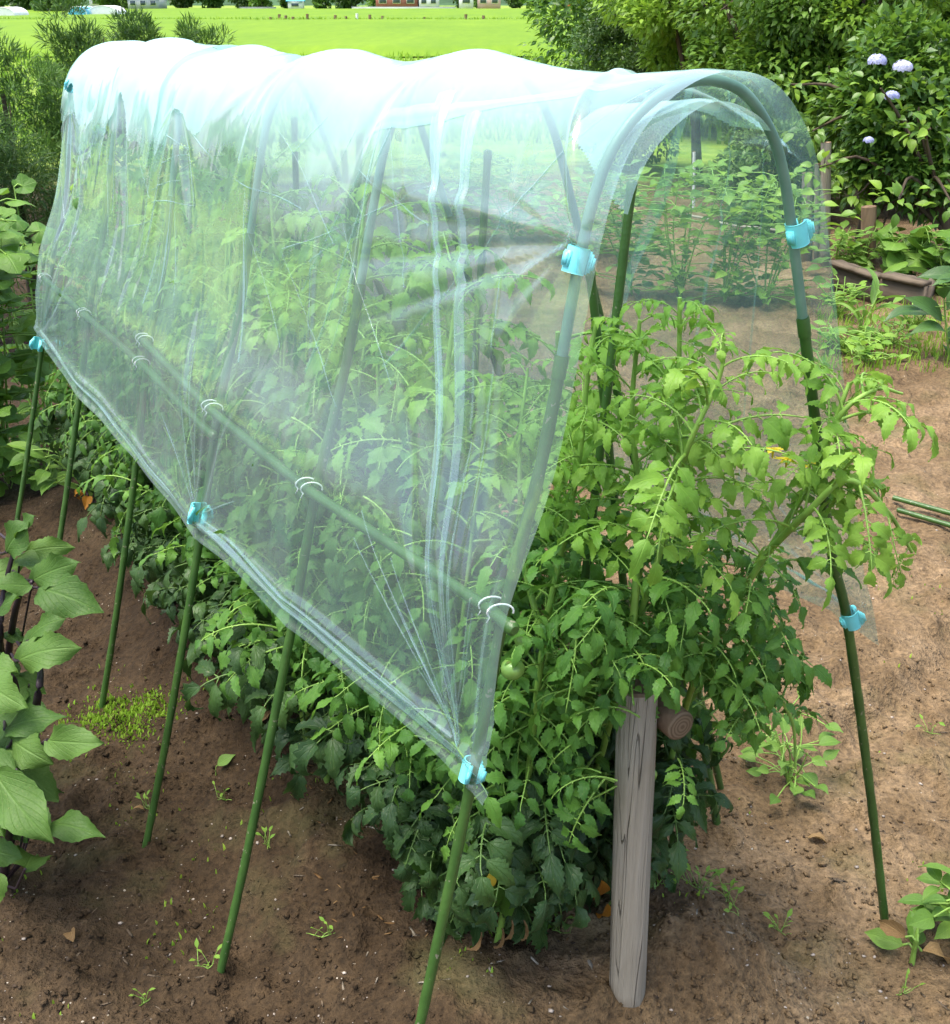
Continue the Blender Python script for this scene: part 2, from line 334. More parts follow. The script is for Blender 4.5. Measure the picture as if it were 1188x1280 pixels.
def smooth_path(P, n=24):
    P = np.asarray(P, float)
    if len(P) < 3: return np.linspace(P[0], P[-1], n)
    Q = np.vstack([2 * P[0] - P[1], P, 2 * P[-1] - P[-2]]); out = []
    seg = len(P) - 1; per = max(2, n // seg)
    for i in range(seg):
        p0, p1, p2, p3 = Q[i:i + 4]
        for t in np.linspace(0, 1, per, endpoint=False):
            out.append(0.5 * (2 * p1 + (p2 - p0) * t + (2 * p0 - 5 * p1 + 4 * p2 - p3) * t * t + (3 * p1 - p0 - 3 * p2 + p3) * t ** 3))
    out.append(P[-1]); return np.array(out)
def resample(P, n):
    d = np.concatenate([[0], np.cumsum(np.linalg.norm(np.diff(P, axis=0), axis=1))]); t = np.linspace(0, d[-1], n)
    return np.stack([np.interp(t, d, P[:, k]) for k in range(P.shape[1])], 1)
def link(name, me, parent=None, M=None, loc=None):
    o = bpy.data.objects.new(name, me); COL.objects.link(o)
    if parent is not None: o.parent = parent
    if M is not None: o.matrix_basis = M
    if loc is not None: o.location = loc
    return o
def tag(o, label=None, cat=None, group=None, kind=None):
    if label: o['label'] = label
    if cat: o['category'] = cat
    if group: o['group'] = group
    if kind: o['kind'] = kind
    return o
def thing(name, label, cat, loc, group=None):
    o = bpy.data.objects.new(name, None); o.empty_display_size = 0.1; COL.objects.link(o); o.location = [float(x) for x in loc]
    return tag(o, label, cat, group)
def part(name, mb, mats, parent, smooth=True):
    """mesh in world coordinates under a thing whose Empty is unrotated"""
    me = mb.mesh(name, mats, smooth) if isinstance(mb, MB) else mb
    o = link(name, me, parent); 
    p = parent; off = Vector((0, 0, 0))
    while p is not None: off += p.location; p = p.parent
    o.location = -off
    return o
def frame(pos, fwd, up, s=1.0, off=(0, 0, 0), roll=0.0):
    y = Vector(fwd).normalized(); u = Vector(up)
    x = y.cross(u)
    if x.length < 1e-4: x = y.cross(Vector((1, 0, 0.3)))
    x.normalize(); z = x.cross(y)
    if roll: 
        q = Matrix.Rotation(roll, 3, y); x = q @ x; z = q @ z
    p = Vector(pos) - Vector(off)
    return Matrix(((x.x * s, y.x * s, z.x * s, p.x), (x.y * s, y.y * s, z.y * s, p.y), (x.z * s, y.z * s, z.z * s, p.z), (0, 0, 0, 1)))
ORD = ['first', 'second', 'third', 'fourth', 'fifth', 'sixth', 'seventh', 'eighth', 'ninth', 'tenth', 'eleventh', 'twelfth', 'thirteenth', 'fourteenth', 'fifteenth', 'sixteenth', 'seventeenth', 'eighteenth', 'nineteenth', 'twentieth']

# ------------------------------------------------------------------ leaves
def leaf_np(L, W, nL=8, nW=4, peak=0.4, power=1.0, jag=0.0, jn=3, fold=0.2, droop=0.6, rise=0.0, wave=0.0, twist=0.0, cordate=0.0, r=None):
    r = r or RND
    t = np.linspace(0, 1, nL + 1); q = np.linspace(-1, 1, nW + 1)
    e = math.log(0.5) / math.log(peak); ts = t ** e
    hw = W / 2 * np.sin(PI * np.clip(ts, 0, 1)) ** power * (1 - 0.55 * t ** 5)
    hw[0] = W * 0.02; hw[-1] = W * 0.012
    th = rise - droop * t
    ds = L / nL; y = np.concatenate([[0], np.cumsum(np.cos(th[1:]) * ds)]); z = np.concatenate([[0], np.cumsum(np.sin(th[1:]) * ds)])
    ph = r.random() * 6; ph2 = r.random() * 6
    V = np.zeros((nL + 1, nW + 1, 3)); U = np.zeros((nL + 1, nW + 1, 2))
    for side in (0, 1):
        jj = 1 + jag * np.array([r.uniform(0.2, 1.7) for _ in range(nL + 1)]) * np.where((np.arange(nL + 1) % 2) == side, 1.0, -0.8) * np.where((t > 0.05) & (t < 0.97), 1, 0) if jag else np.ones(nL + 1)
        for k in range(nW + 1):
            if (q[k] < 0) != (side == 0): continue
            f = hw * (1 + (jj - 1) * (abs(q[k]) > 0.9))
            xx = q[k] * f
            V[:, k, 0] = xx
            lift = fold * np.abs(xx) + wave * np.sin(t * 9 + ph + (2.1 if side else 0)) * abs(q[k]) ** 2 * W
            V[:, k, 1] = y - np.sin(th) * lift - cordate * L * abs(q[k]) * np.sin(PI * np.clip(t * 2.2, 0, 1)) * (t < 0.45)
            V[:, k, 2] = z + np.cos(th) * lift
            U[:, k, 0] = q[k] * 0.5 + 0.5; U[:, k, 1] = t
    if twist:
        a = twist * t[:, None]; x0 = V[..., 0].copy(); z0 = V[..., 2] - z[:, None]
        V[..., 0] = x0 * np.cos(a) - z0 * np.sin(a); V[..., 2] = z[:, None] + x0 * np.sin(a) + z0 * np.cos(a)
    i = np.arange(nL)[:, None] * (nW + 1); j = np.arange(nW)[None]
    Fq = np.stack([i + j, i + j + 1, i + nW + 2 + j, i + nW + 1 + j], -1).reshape(-1, 4)
    return V.reshape(-1, 3), Fq, U.reshape(-1, 2)
def xform(V, M): 
    m = np.array(M); return V @ m[:3, :3].T + m[:3, 3]
def tomato_leaf(seed, age, mat):
    """compound leaf of unit length 1, along +Y; age 0 young .. 1 old and curled"""
    r = random.Random(seed); mb = MB()
    n = 13; t = np.linspace(0, 1, n); th = r.uniform(0.15, 0.5) - (r.uniform(0.7, 1.3) + 0.25 * age) * t
    side = r.uniform(-0.35, 0.35)
    P = np.zeros((n, 3)); d = 0.84 / (n - 1)
    for i in range(1, n): P[i] = P[i - 1] + d * np.array([math.sin(side * t[i]) * math.cos(th[i]), math.cos(side * t[i]) * math.cos(th[i]), math.sin(th[i])])
    mb.tube(P, np.linspace(0.014, 0.006, n), 5, 1, False)
    def leaflet(tt, ang, L, big=True):
        i = tt * (n - 1); k = min(int(i), n - 2); f = i - k
        p = P[k] * (1 - f) + P[k + 1] * f; tn = P[k + 1] - P[k]; tn /= np.linalg.norm(tn)
        up = np.cross(np.cross(tn, [0, 0, 1]), tn); up /= np.linalg.norm(up) + 1e-9
        sd_ = np.cross(tn, up)
        fw = tn * math.cos(ang) + sd_ * math.sin(ang) + up * r.uniform(-0.35, 0.15)
        if age > 0.7: L *= 1.3
        curl = r.uniform(0.9, 2.3) if age < 0.7 else r.uniform(1.0, 2.8)
        V, Fq, U = leaf_np(L, L * r.uniform(0.37, 0.50), 14 if big else 4, 4, 0.35, 0.95, 0.17 if big else 0.05, 3,
                           r.uniform(-0.25, 0.35) + 0.3 * (age > 0.7) * r.choice((-1, 1.6)), curl, r.uniform(0, 0.4), 0.10, r.uniform(-0.9, 0.9), r=r)
        pet = L * 0.16 if big else 0.02; fw /= np.linalg.norm(fw)
        mb.tube(np.array([p, p + fw * pet]), [0.008, 0.005], 4, 1, False)
        M = frame(p + fw * pet, fw, up + np.array([r.uniform(-.4, .4), r.uniform(-.4, .4), 0]))
        mb.add(xform(V, M), Fq, U, 0)
    prs = r.choice((3, 4, 4))
    for k in range(prs):
        tt = 0.30 + 0.58 * k / max(1, prs - 1) * 0.96; L = (0.19 + 0.10 * math.sin(PI * (0.25 + 0.6 * k / prs))) * r.uniform(0.85, 1.15)
        for s in (-1, 1): leaflet(min(0.93, tt + r.uniform(-.03, .03)), s * r.uniform(0.8, 1.35), L * r.uniform(0.8, 1.1))
        if k < prs - 1:
            for s in (-1, 1):
                if r.random() < 0.8: leaflet(tt + 0.09, s * r.uniform(1.0, 1.4), 0.075 * r.uniform(0.7, 1.5), False)
    leaflet(1.0, r.uniform(-.2, .2), 0.29 * r.uniform(0.9, 1.15))
    return mb.mesh('tomato_leaf', [mat, 'stem_dark' if age > 0.7 else 'stem_green'])
TL_Y = [tomato_leaf(100 + i, 0.1, 'tomato_leaf_young') for i in range(7)]
TL_M = [tomato_leaf(200 + i, 0.5, 'tomato_leaf') for i in range(10)]
TL_O = [tomato_leaf(300 + i, 1.0, 'tomato_leaf_old_shade') for i in range(9)]
def simple_leaf_mesh(seed, mat, name='leaf', **kw):
    r = random.Random(seed); V, Fq, U = leaf_np(1.0, kw.pop('W', 0.6), r=r, **kw); mb = MB(); mb.add(V, Fq, U, 0)
    stem = kw.get('stem', 0)
    return mb.mesh(name, [mat])
def lobed_leaf(seed, mat, lobes=5, depth=0.22, petiole=0.5):
    """broad palmate leaf (cucumber, pumpkin): fan grid with lobed rim, petiole behind it"""
    r = random.Random(seed); mb = MB(); n = 26; rings = 4
    th = np.linspace(-PI * 0.93, PI * 0.93, n)
    R = 0.5 * (1 - depth + depth * np.abs(np.cos(lobes * th / 2))) * (1 + 0.18 * np.cos(th)) * (1 + 0.05 * np.array([r.uniform(-1, 1) for _ in range(n)]))
    V = [(0, 0, 0)]; U = [(0.5, 0.0)]; cup = r.uniform(-0.35, 0.25); ph = r.random() * 6
    for k in range(1, rings + 1):
        f = k / rings
        for i in range(n):
            rr = R[i] * f; x, y = math.sin(th[i]) * rr, math.cos(th[i]) * rr
            z = cup * rr * rr * 2 + 0.05 * math.sin(3 * th[i] + ph) * f * f - 0.25 * max(0, y) ** 2 + 0.03 * math.cos(lobes * th[i]) * f
            V.append((x, y, z)); U.append((0.5 + 0.5 * math.sin(lobes * th[i] / 2) * f * 0.9, f))
    tq = [(0, 1 + i + 1, 1 + i) for i in range(n - 1)]
    qd = [(1 + (k - 1) * n + i, 1 + (k - 1) * n + i + 1, 1 + k * n + i + 1, 1 + k * n + i) for k in range(1, rings) for i in range(n - 1)]
    V = np.array(V); mb.add(V, qd, U, 0); mb.t.append(np.array(tq)); mb.tm += [0] * len(tq)
    if petiole:
        P = smooth_path([(0, 0, 0), (0, -petiole * 0.4, -petiole * 0.35), (0, -petiole * 0.6, -petiole)], 7)
        mb.tube(P, np.linspace(0.014, 0.02, len(P)), 5, 1, False)
    return mb.mesh('lobed_leaf', [mat, 'stem_green'])
EGG = [simple_leaf_mesh(400 + i, 'eggplant_leaf', W=0.62, nL=16, nW=8, peak=0.42, power=0.66, jag=0.05, fold=0.10 - 0.12 * (i % 2), droop=0.5 + 0.2 * (i % 4), rise=0.25, wave=0.13, twist=0.25 * (i % 3 - 1)) for i in range(8)]
VINE = [lobed_leaf(500 + i, 'vine_leaf', 5, 0.2) for i in range(6)]
PUMP = [lobed_leaf(520 + i, 'garden_leaf', 5, 0.08, 0.6) for i in range(5)]
HYD = [simple_leaf_mesh(540 + i, 'tree_leaf_mid' if i % 2 else 'tree_leaf_light', W=0.58, nL=7, nW=4, peak=0.42, jag=0.03, fold=0.25, droop=0.5 + 0.1 * i, rise=0.2, wave=0.03) for i in range(6)]
BROAD = [simple_leaf_mesh(560 + i, 'garden_leaf', W=0.6, nL=7, nW=4, peak=0.42, fold=0.25, droop=0.4 + 0.15 * i, rise=0.25, wave=0.04) for i in range(5)]
DARKL = [simple_leaf_mesh(580 + i, 'dark_leaf', W=0.42, nL=10, nW=4, peak=0.45, fold=0.3, droop=0.7 + 0.15 * i, rise=0.4, wave=0.02) for i in range(4)]
STRAP = [simple_leaf_mesh(590 + i, 'garden_leaf', W=0.13, nL=10, nW=2, peak=0.3, fold=0.5, droop=1.4 + 0.3 * i, rise=0.9, wave=0.01) for i in range(3)]
WEED = [simple_leaf_mesh(600 + i, 'tomato_leaf_young', W=0.45, nL=5, nW=2, peak=0.5, fold=0.3, droop=0.4, rise=0.3) for i in range(3)]
DRY = [simple_leaf_mesh(610 + i, 'dry_leaf', W=0.5, nL=9, nW=4, peak=0.45, jag=0.08, fold=0.6, droop=1.6, rise=0.5, wave=0.1, twist=1.0) for i in range(3)]
YEL = [simple_leaf_mesh(620 + i, 'yellow_leaf', W=0.5, nL=8, nW=4, peak=0.45, fold=0.4, droop=0.9, wave=0.06) for i in range(2)]
ORG = [simple_leaf_mesh(625 + i, 'orange_leaf', W=0.55, nL=8, nW=4, peak=0.45, fold=0.5, droop=1.2, wave=0.08) for i in range(2)]
CURL = [simple_leaf_mesh(630 + i, 'tomato_leaf', W=0.5, nL=12, nW=6, peak=0.45, jag=0.06, fold=1.3, droop=1.3 + 0.3 * i, rise=0.4, wave=0.06, twist=0.6) for i in range(4)]

def put_leaf(par, me, pos, fwd, up, s, roll=0.0, name='leaf'):
    return link(name, me, par, frame(pos, fwd, up, s, par.location, roll))

# ------------------------------------------------------------------ ground
def ground_h(x, y):
    x = np.asarray(x, float); y = np.asarray(y, float)
    a = (x - R0[0]) * A[0] + (y - R0[1]) * A[1]; c = (x - R0[0]) * C[0] + (y - R0[1]) * C[1]
    near = 1 - sstep(9, 14, y)
    bed = sstep(-1.22, -0.90, c + 0.08 * fbm(a * 3, c * 0, 3, 5)) * (1 - sstep(-0.42, -0.22, c)) * sstep(-0.22, 0.1, a + 0.1 * fbm(c * 4, a * 0, 2, 8)) * (1 - sstep(3.0, 3.3, a))
    h = 0.12 * bed
    stp = sstep(0.45, 0.55, a - 0.35 * (c - 0.25) + 0.12 * fbm(c * 2.3, a * 1.5, 3, 9)) * sstep(0.12, 0.4, c) * (1 - sstep(3, 5, a))
    h = h + 0.05 * stp
    h = h + stp * 0.022 * np.abs(np.sin((a - 0.3 * c + 0.25 * fbm(a * 2, c * 2, 3, 21)) * 13)) * (0.5 + vnoise(a * 3, c * 3, 31))
    rough = 0.06 * fbm(x * 2.2, y * 2.2, 3, 1) + 0.050 * np.maximum(0, fbm(x * 10, y * 10, 3, 2) + 0.04) + 0.026 * np.abs(fbm(x * 22, y * 22, 3, 3)) + 0.010 * fbm(x * 45, y * 45, 2, 6)
    clod = np.maximum(0, vnoise(x * 22, y * 22, 17) - 0.6) * 0.075 * sstep(0.4, 0.6, vnoise(x * 1.7, y * 1.7, 18))
    return near * (h + rough * (1 + 0.5 * bed) + clod)
def gz(x, y): return float(ground_h(np.array([x]), np.array([y]))[0])
def make_ground():
    xs = np.concatenate([-np.geomspace(2.3, 900, 60)[::-1], np.arange(-2.28, 2.7, 0.0115), np.geomspace(2.72, 900, 60)])
    ys = np.concatenate([[-60, -20, -6, -2, -0.5, 0.3, 0.7, 0.85], np.arange(0.95, 5.5, 0.0115), np.arange(5.52, 12, 0.05), np.geomspace(12.1, 1400, 60)])
    X, Y = np.meshgrid(xs, ys); Z = ground_h(X, Y)
    V = np.stack([X, Y, Z], -1).reshape(-1, 3); nx = len(xs); ny = len(ys)
    i = np.arange(ny - 1)[:, None] * nx; j = np.arange(nx - 1)[None]
    Fq = np.stack([i + j, i + j + 1, i + nx + 1 + j, i + nx + j], -1).reshape(-1, 4)
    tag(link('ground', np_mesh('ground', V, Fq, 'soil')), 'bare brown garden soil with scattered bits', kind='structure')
make_ground()

def paddy(name, y0, y1, x0, x1, z, label, seed):
    xs = np.linspace(x0, x1, 160); ys = np.linspace(y0, y1, 60); X, Y = np.meshgrid(xs, ys)
    edge = np.minimum(sstep(0, 0.03, (Y - y0) / (y1 - y0)), 1)
    Z = z * (0.2 + 0.8 * edge) + 0.12 * fbm(X * 0.8, Y * 0.5, 3, seed) + 0.1 * fbm(X * 0.1, Y * 0.1, 2, seed)
    Yw = Y + 0.5 * fbm(X * 0.6, Y * 0, 3, seed + 5) * (1 - edge)
    V = np.stack([X, Yw, Z], -1).reshape(-1, 3); nx = len(xs)
    i = np.arange(len(ys) - 1)[:, None] * nx; j = np.arange(nx - 1)[None]
    tag(link(name, np_mesh(name, V, np.stack([i + j, i + j + 1, i + nx + 1 + j, i + nx + j], -1).reshape(-1, 4), 'rice')), label, kind='structure')
paddy('rice_field', 41, 104, -90, 120, 0.30, 'bright green rice field nearest the garden', 40)
paddy('rice_field', 107, 255, -200, 240, 0.18, 'bright green rice field below the far houses', 44)
def grass_patch(name, n, fn, hmin, hmax, wd, mat, label, seed):
    """many blades, one object"""
    r = np.random.RandomState(seed); P = fn(r, n); n = len(P)
    hgt = r.uniform(hmin, hmax, n); az = r.uniform(0, 2 * PI, n); ln = r.uniform(0.15, 0.7, n) * hgt
    d = np.stack([np.cos(az), np.sin(az), np.zeros(n)], 1); sdv = np.stack([-np.sin(az), np.cos(az), np.zeros(n)], 1) * (wd * r.uniform(0.6, 1.3, n))[:, None]
    up = np.array([0, 0, 1.0])
    m1 = P + d * (ln * 0.3)[:, None] + up * (hgt * 0.6)[:, None]; t1 = P + d * ln[:, None] + up * hgt[:, None]
    V = np.stack([P - sdv, P + sdv, m1 + sdv * 0.8, m1 - sdv * 0.8, t1], 1).reshape(-1, 3)
    b = np.arange(n)[:, None] * 5
    me = np_mesh(name, V, [b + np.array([[0, 1, 2, 3]]), b + np.array([[3, 2, 4]])], mat)
    return tag(link(name, me), label, kind='stuff')
def bank(r, n):
    y = r.uniform(16, 41, n) ; x = r.uniform(-0.75, 0.75, n) * y; return np.stack([x, y, ground_h(x, y)], 1)
grass_patch('meadow_grass', 26000, bank, 0.08, 0.28, 0.02, 'grass_blade', 'tall yellow green grass between garden and rice', 3)
def dyke(r, n):
    y = r.uniform(104, 107, n); x = r.uniform(-70, 80, n); return np.stack([x, y, np.zeros(n) + 0.05], 1)
grass_patch('dyke_grass', 6000, dyke, 0.2, 0.5, 0.05, 'grass_blade', 'grassy dyke running between the two rice fields', 4)

# ------------------------------------------------------------------ the tunnel: hoops, bars, film
AL = [0.0, 0.52, 1.0, 1.58, 2.17, 2.73]
DB = [0, -0.12, -0.14, -0.12, -0.16, -0.18]; DT = [0, -0.045, -0.075, -0.08, -0.09, -0.10]
ARCH = [(-1.124, 0.0), (-1.053, 0.30), (-0.958, 0.746), (-0.909, 0.999), (-0.854, 1.215), (-0.81, 1.457), (-0.785, 1.555), (-0.752, 1.612), (-0.70, 1.652), (-0.638, 1.667),
        (-0.575, 1.652), (-0.525, 1.606), (-0.493, 1.55), (-0.461, 1.455), (-0.394, 1.233), (-0.305, 0.94), (-0.247, 0.80), (-0.11, 0.37), (0.0, 0.0)]
def arch_profile(i):
    out = []
    for k, (c, z) in enumerate(ARCH):
        f = min(1, z / 1.5)
        if k <= 8: s = DB[i] * (1 - f) + DT[i] * f
        else: s = DT[i] * f * 0.75
        out.append((c + s, z * [0.996, 1.0, 0.992, 0.983, 0.975, 0.962][i]))
    return resample(smooth_path(out, 360), 401)
PROF = [arch_profile(i) for i in range(6)]
def prof_at(a):
    if a <= AL[0]: return PROF[0]
    if a >= AL[-1]: return PROF[-1]
    k = max(i for i in range(6) if AL[i] <= a); k = min(k, 4); f = (a - AL[k]) / (AL[k + 1] - AL[k])
    return PROF[k] * (1 - f) + PROF[k + 1] * f
def film_c(a, z):
    P = prof_at(a); m = len(P) // 2
    return float(np.interp(z, P[:m, 1], P[:m, 0])), float(np.interp(z, P[m:, 1][::-1], P[m:, 0][::-1]))
HN = ['front hoop at the open mouth of the tunnel', 'second hoop from the open mouth', 'third hoop from the open mouth', 'fourth hoop from the open mouth', 'fifth hoop, second from the back end', 'last hoop at the back end of the tunnel']
for i in range(6):
    P = PROF[i]; P3 = np.array([T(AL[i], c, z) for c, z in P])
    g0 = gz(*P3[0][:2]); g1 = gz(*P3[-1][:2])
    t = thing('hoop_pole', 'green arched pole, ' + HN[i], 'hoop', ((P3[0] + P3[-1]) / 2 * [1, 1, 0]), 'hoops carrying the film')
    kL = int(np.argmax(P[:, 1] > 1.33)); kR = len(P) - 1 - int(np.argmax(P[::-1, 1] > 1.33))
    mb = MB(); mb.tube(P3[kL - 4:kR + 5], 0.0073, 12); part('arch_tube', mb, ['pole_pale'], t)
    for seg, gg in ((P3[:kL + 1], g0), (P3[kR:][::-1], g1)):
        seg = resample(seg, 40); bot = seg[0] + (seg[0] - seg[2]) / np.linalg.norm(seg[0] - seg[2]) * 0.09
        seg = np.vstack([bot, seg]); rr = 0.0084 + 0.0005 * np.sin(np.arange(len(seg)) * 2.4)
        mb = MB(); mb.tube(seg, rr, 12); l = part('leg', mb, ['pole_green'], t)
        mb = MB(); e = seg[-1]; d = seg[-1] - seg[-2]; d /= np.linalg.norm(d); mb.tube(np.array([e - d * 0.03, e - d * 0.003, e]), [0.0094, 0.0094, 0.0084], 12); part('collar', mb, ['pole_green'], l)

# long bars and their ties, on the left flank
def bar(a0, a1, z0, z1, off, label):
    n = 30; P = []
    for a in np.linspace(a0, a1, n):
        z = z0 + (z1 - z0) * (a - a0) / (a1 - a0); P.append(T(a, film_c(a, z)[0] - off, z))
    t = thing('side_bar', label, 'bar', P[0], 'side bars under the film')
    mb = MB(); mb.tube(P, 0.0088 + 0.0004 * np.sin(np.arange(n) * 2.2), 12); part('rod', mb, ['pole_green'], t)
    for e, d in ((P[0], P[0] - P[1]), (P[-1], P[-1] - P[-2])):
        d = d / np.linalg.norm(d); mb = MB(); mb.tube(np.array([e - d * 0.012, e + d * 0.004, e + d * 0.009]), [0.0102, 0.0102, 0.006], 12); part('end_cap', mb, ['pole_green'], t)
bar(-0.05, 1.63, 0.992, 1.0, 0.019, 'green side bar tied along the near half of the tunnel')
bar(0.96, 2.79, 0.955, 0.93, 0.019, 'green side bar tied along the far half of the tunnel')
def tie(i, z, label, k):
    c = film_c(AL[i], z)[0]; ctr = T(AL[i], c - 0.010, z)
    t = thing('wire_tie', label, 'wire tie', ctr, 'white wire ties on the side bars')
    for da in (-0.012, 0.012):
        th = np.linspace(-0.6, 3.4, 14); P = [ctr + A * (da + 0.006 * math.cos(q)) + C * (-0.017 * math.cos(q) - 0.005) * 1.0 + np.array([0, 0, 0.012 * math.sin(q)]) for q in th]
        P = [P[0] - C * 0.004 + np.array([0, 0, -0.008])] + P
        mb = MB(); mb.tube(P, 0.0015, 6); part('wire_loop', mb, ['tie_wire'], t)
tie(0, 0.996, 'white wire tie at the front hoop, near end of the side bar', 0)
tie(1, 0.998, 'white wire tie on the side bar at the second hoop', 1)
tie(2, 1.0, 'white wire tie on the side bar at the third hoop', 2)
tie(3, 1.0, 'white wire tie on the upper side bar at the fourth hoop', 3)
tie(3, 0.944, 'white wire tie on the lower side bar at the fourth hoop', 3)
tie(4, 0.938, 'white wire tie on the side bar at the fifth hoop', 4)
tie(5, 0.932, 'white wire tie on the side bar at the last hoop', 5)

# film
ZL = lambda a: 0.722 + 0.018 * math.sin(min(1, max(0, a)) * PI) - 0.022 * math.sin(max(0, a - 1) / 1.73 * PI) + 0.002 * math.sin(a * 17)
ZR = lambda a: 0.765 + 0.012 * math.sin(a * 5 + 1) + 0.006 * math.sin(a * 19)
CLIPS_LOW = [0.0, 1.0, 2.73]
def film_sheet(a_list, ns, off=0.0125, seed=7, smin=0.0, smax=1.0, extra=None, creases=True):
    rs = np.random.RandomState(seed); na = len(a_list)
    Pc = np.zeros((na, ns, 2)); 
    for k, a in enumerate(a_list):
        P = prof_at(a); m = len(P) // 2
        dl = np.concatenate([[0], np.cumsum(np.linalg.norm(np.diff(P, axis=0), axis=1))])
        l0 = np.interp(ZL(a), P[:m, 1], dl[:m]); l1 = np.interp(ZR(a), P[m:, 1][::-1], dl[m:][::-1])
        tt = l0 + (l1 - l0) * np.linspace(smin, smax, ns); Pc[k] = np.stack([np.interp(tt, dl, P[:, 0]), np.interp(tt, dl, P[:, 1])], 1)
    for _ in range(2): Pc[:, 1:-1] = (Pc[:, :-2] + 2 * Pc[:, 1:-1] + Pc[:, 2:]) / 4
    Aa = np.array(a_list)[:, None] * np.ones((1, ns)); Sv = np.linspace(smin, smax, ns)[None, :] * np.ones((na, 1)); LEN = 2.06; S = Sv * LEN
    tn = np.gradient(Pc, axis=1); tn /= np.linalg.norm(tn, axis=2)[..., None]; nr = np.stack([-tn[..., 1], tn[..., 0]], -1)
    Z = Pc[..., 1]
    # bay parameter
    bt = np.zeros(na); 
    for k, a in enumerate(a_list):
        j = max([q for q in range(6) if AL[q] <= a] or [0]); j = min(j, 4); bt[k] = np.clip((a - AL[j]) / (AL[j + 1] - AL[j]), 0, 1)
    sagw = np.sin(PI * bt)[:, None]
    crown = np.exp(-((Sv - 0.48) / 0.07) ** 2); shoulder = np.exp(-((Sv - 0.385) / 0.05) ** 2) + np.exp(-((Sv - 0.585) / 0.05) ** 2)
    D = off - sagw * (0.013 * crown + 0.013 * shoulder + 0.006) * (1 - np.where(Sv < 0.45, np.exp(-((Z - 0.985) / 0.12) ** 2), 0))
    left = (Sv < 0.45)
    D = D + np.where(left, 0.021 * np.where(Z > 0.985, np.exp(-((Z - 0.985) / 0.14) ** 2), 1 - np.clip((0.985 - Z) / 0.24, 0, 1) ** 1.3), 0)
    dA = np.zeros_like(D)
    if creases:
        def crease(a0, s0, a1, s1, w0, w1, amp, pleat=0.0):
            nonlocal D, dA
            va, vs = a1 - a0, s1 - s0; L2 = va * va + vs * vs; L = math.sqrt(L2)
            u = ((Aa - a0) * va + (S - s0) * vs) / L2; dd = ((Aa - a0) * vs - (S - s0) * va) / L
            uc = np.clip(u, 0, 1); wv = w0 + (w1 - w0) * uc
            fade = np.clip(1 - np.maximum(0, u - 1) * 4, 0, 1) * np.clip(1 + np.minimum(0, u) * 8, 0, 1) * np.sin(PI * np.clip(uc * 0.85 + 0.1, 0, 1)) ** 0.6
            g = np.exp(-(dd / wv) ** 2) * fade
            D = D + amp * g
            if pleat: dA = dA + pleat * wv * (dd / wv) * g * (-1)
        # fans of creases from the clips
        for ca in CLIPS_LOW:
            for k in range(9):
                ang = rs.uniform(-1.25, 1.25); L = rs.uniform(0.15, 0.65)
                crease(ca, 0.03, ca + math.sin(ang) * L, 0.03 + math.cos(ang) * L, 0.006, rs.uniform(0.010, 0.02), rs.choice((-1, 1)) * rs.uniform(0.002, 0.007))
        for ca, cs in ((0.0, 0.78), (0.0, 1.23), (2.73, 0.8), (0.0, 2.0)):
            for k in range(9):
                ang = rs.uniform(0.5, 2.6); L = rs.uniform(0.12, 0.5)
                sg = 1 if ca < 1 else -1
                crease(ca, cs, ca + sg * math.sin(ang) * L, cs + math.cos(ang) * L, 0.004, rs.uniform(0.008, 0.025), rs.choice((-1, 1)) * rs.uniform(0.003, 0.009))
        # two deep pleats running from the crown down to the front lower clip
        crease(0.02, 0.10, 0.16, 0.80, 0.006, 0.012, 0.006)
        for a0 in AL[1:]:
            for k in range(3):
                s0 = 0.93 + rs.uniform(-0.12, 0.1); d = rs.choice((-1, 1)) * rs.uniform(0.08, 0.3)
                crease(a0, s0, a0 + d, s0 - rs.uniform(0.1, 0.5), 0.008, rs.uniform(0.015, 0.035), rs.choice((-1, 1)) * rs.uniform(0.003, 0.008))
        for k in range(5):
            a0 = rs.uniform(0.1, 2.7); s0 = rs.uniform(0.05, 0.7); crease(a0, s0, a0 + rs.uniform(-.06, .06), s0 + rs.uniform(0.15, 0.5), 0.005, rs.uniform(0.006, 0.014), rs.choice((-1, 1)) * rs.uniform(0.002, 0.005))
        for k in range(2):
            a0 = rs.uniform(1.9, 2.7); crease(a0, rs.uniform(0.1, 0.4), a0 + rs.uniform(-.1, .1), rs.uniform(0.7, 0.95), 0.006, 0.016, rs.choice((-1, 1)) * rs.uniform(0.005, 0.010))
        # rolled hem on the left
        D = D + 0.010 * np.exp(-((S - 0.045 - 0.012 * np.sin(Aa * 4)) / 0.012) ** 2) - 0.006 * np.exp(-((S - 0.018) / 0.008) ** 2)
    D = D + 0.011 * fbm(Aa * 2.4, S * 2.0, 2, seed) * (1 - 0.8 * np.exp(-((Z - 0.97) / 0.1) ** 2)) * (0.4 + 0.6 * np.sin(PI * bt)[:, None])
    if extra is not None: D, dA = extra(D, dA, Aa, S)
    W = Pc + nr * D[..., None]
    V = R0 + A * (Aa + dA)[..., None] + C * W[..., 0:1] + np.array([0, 0, 1]) * W[..., 1:2]
    i = np.arange(na - 1)[:, None] * ns; j = np.arange(ns - 1)[None]
    Fq = np.stack([i + j, i + ns + j, i + ns + 1 + j, i + j + 1], -1).reshape(-1, 4)
    return V.reshape(-1, 3), Fq, np.stack([Aa, S], -1).reshape(-1, 2)
film = thing('film_cover', 'clear plastic film draped over the hoops as a rain cover', 'plastic film', T(1.36, -0.6, 0))
FA = np.concatenate([np.arange(-0.055, 0.7, 0.0052), np.arange(0.7, 2.79, 0.0085)])
V, Fq, U = film_sheet(FA, 300)
FG = V.reshape(len(FA), 300, 3)
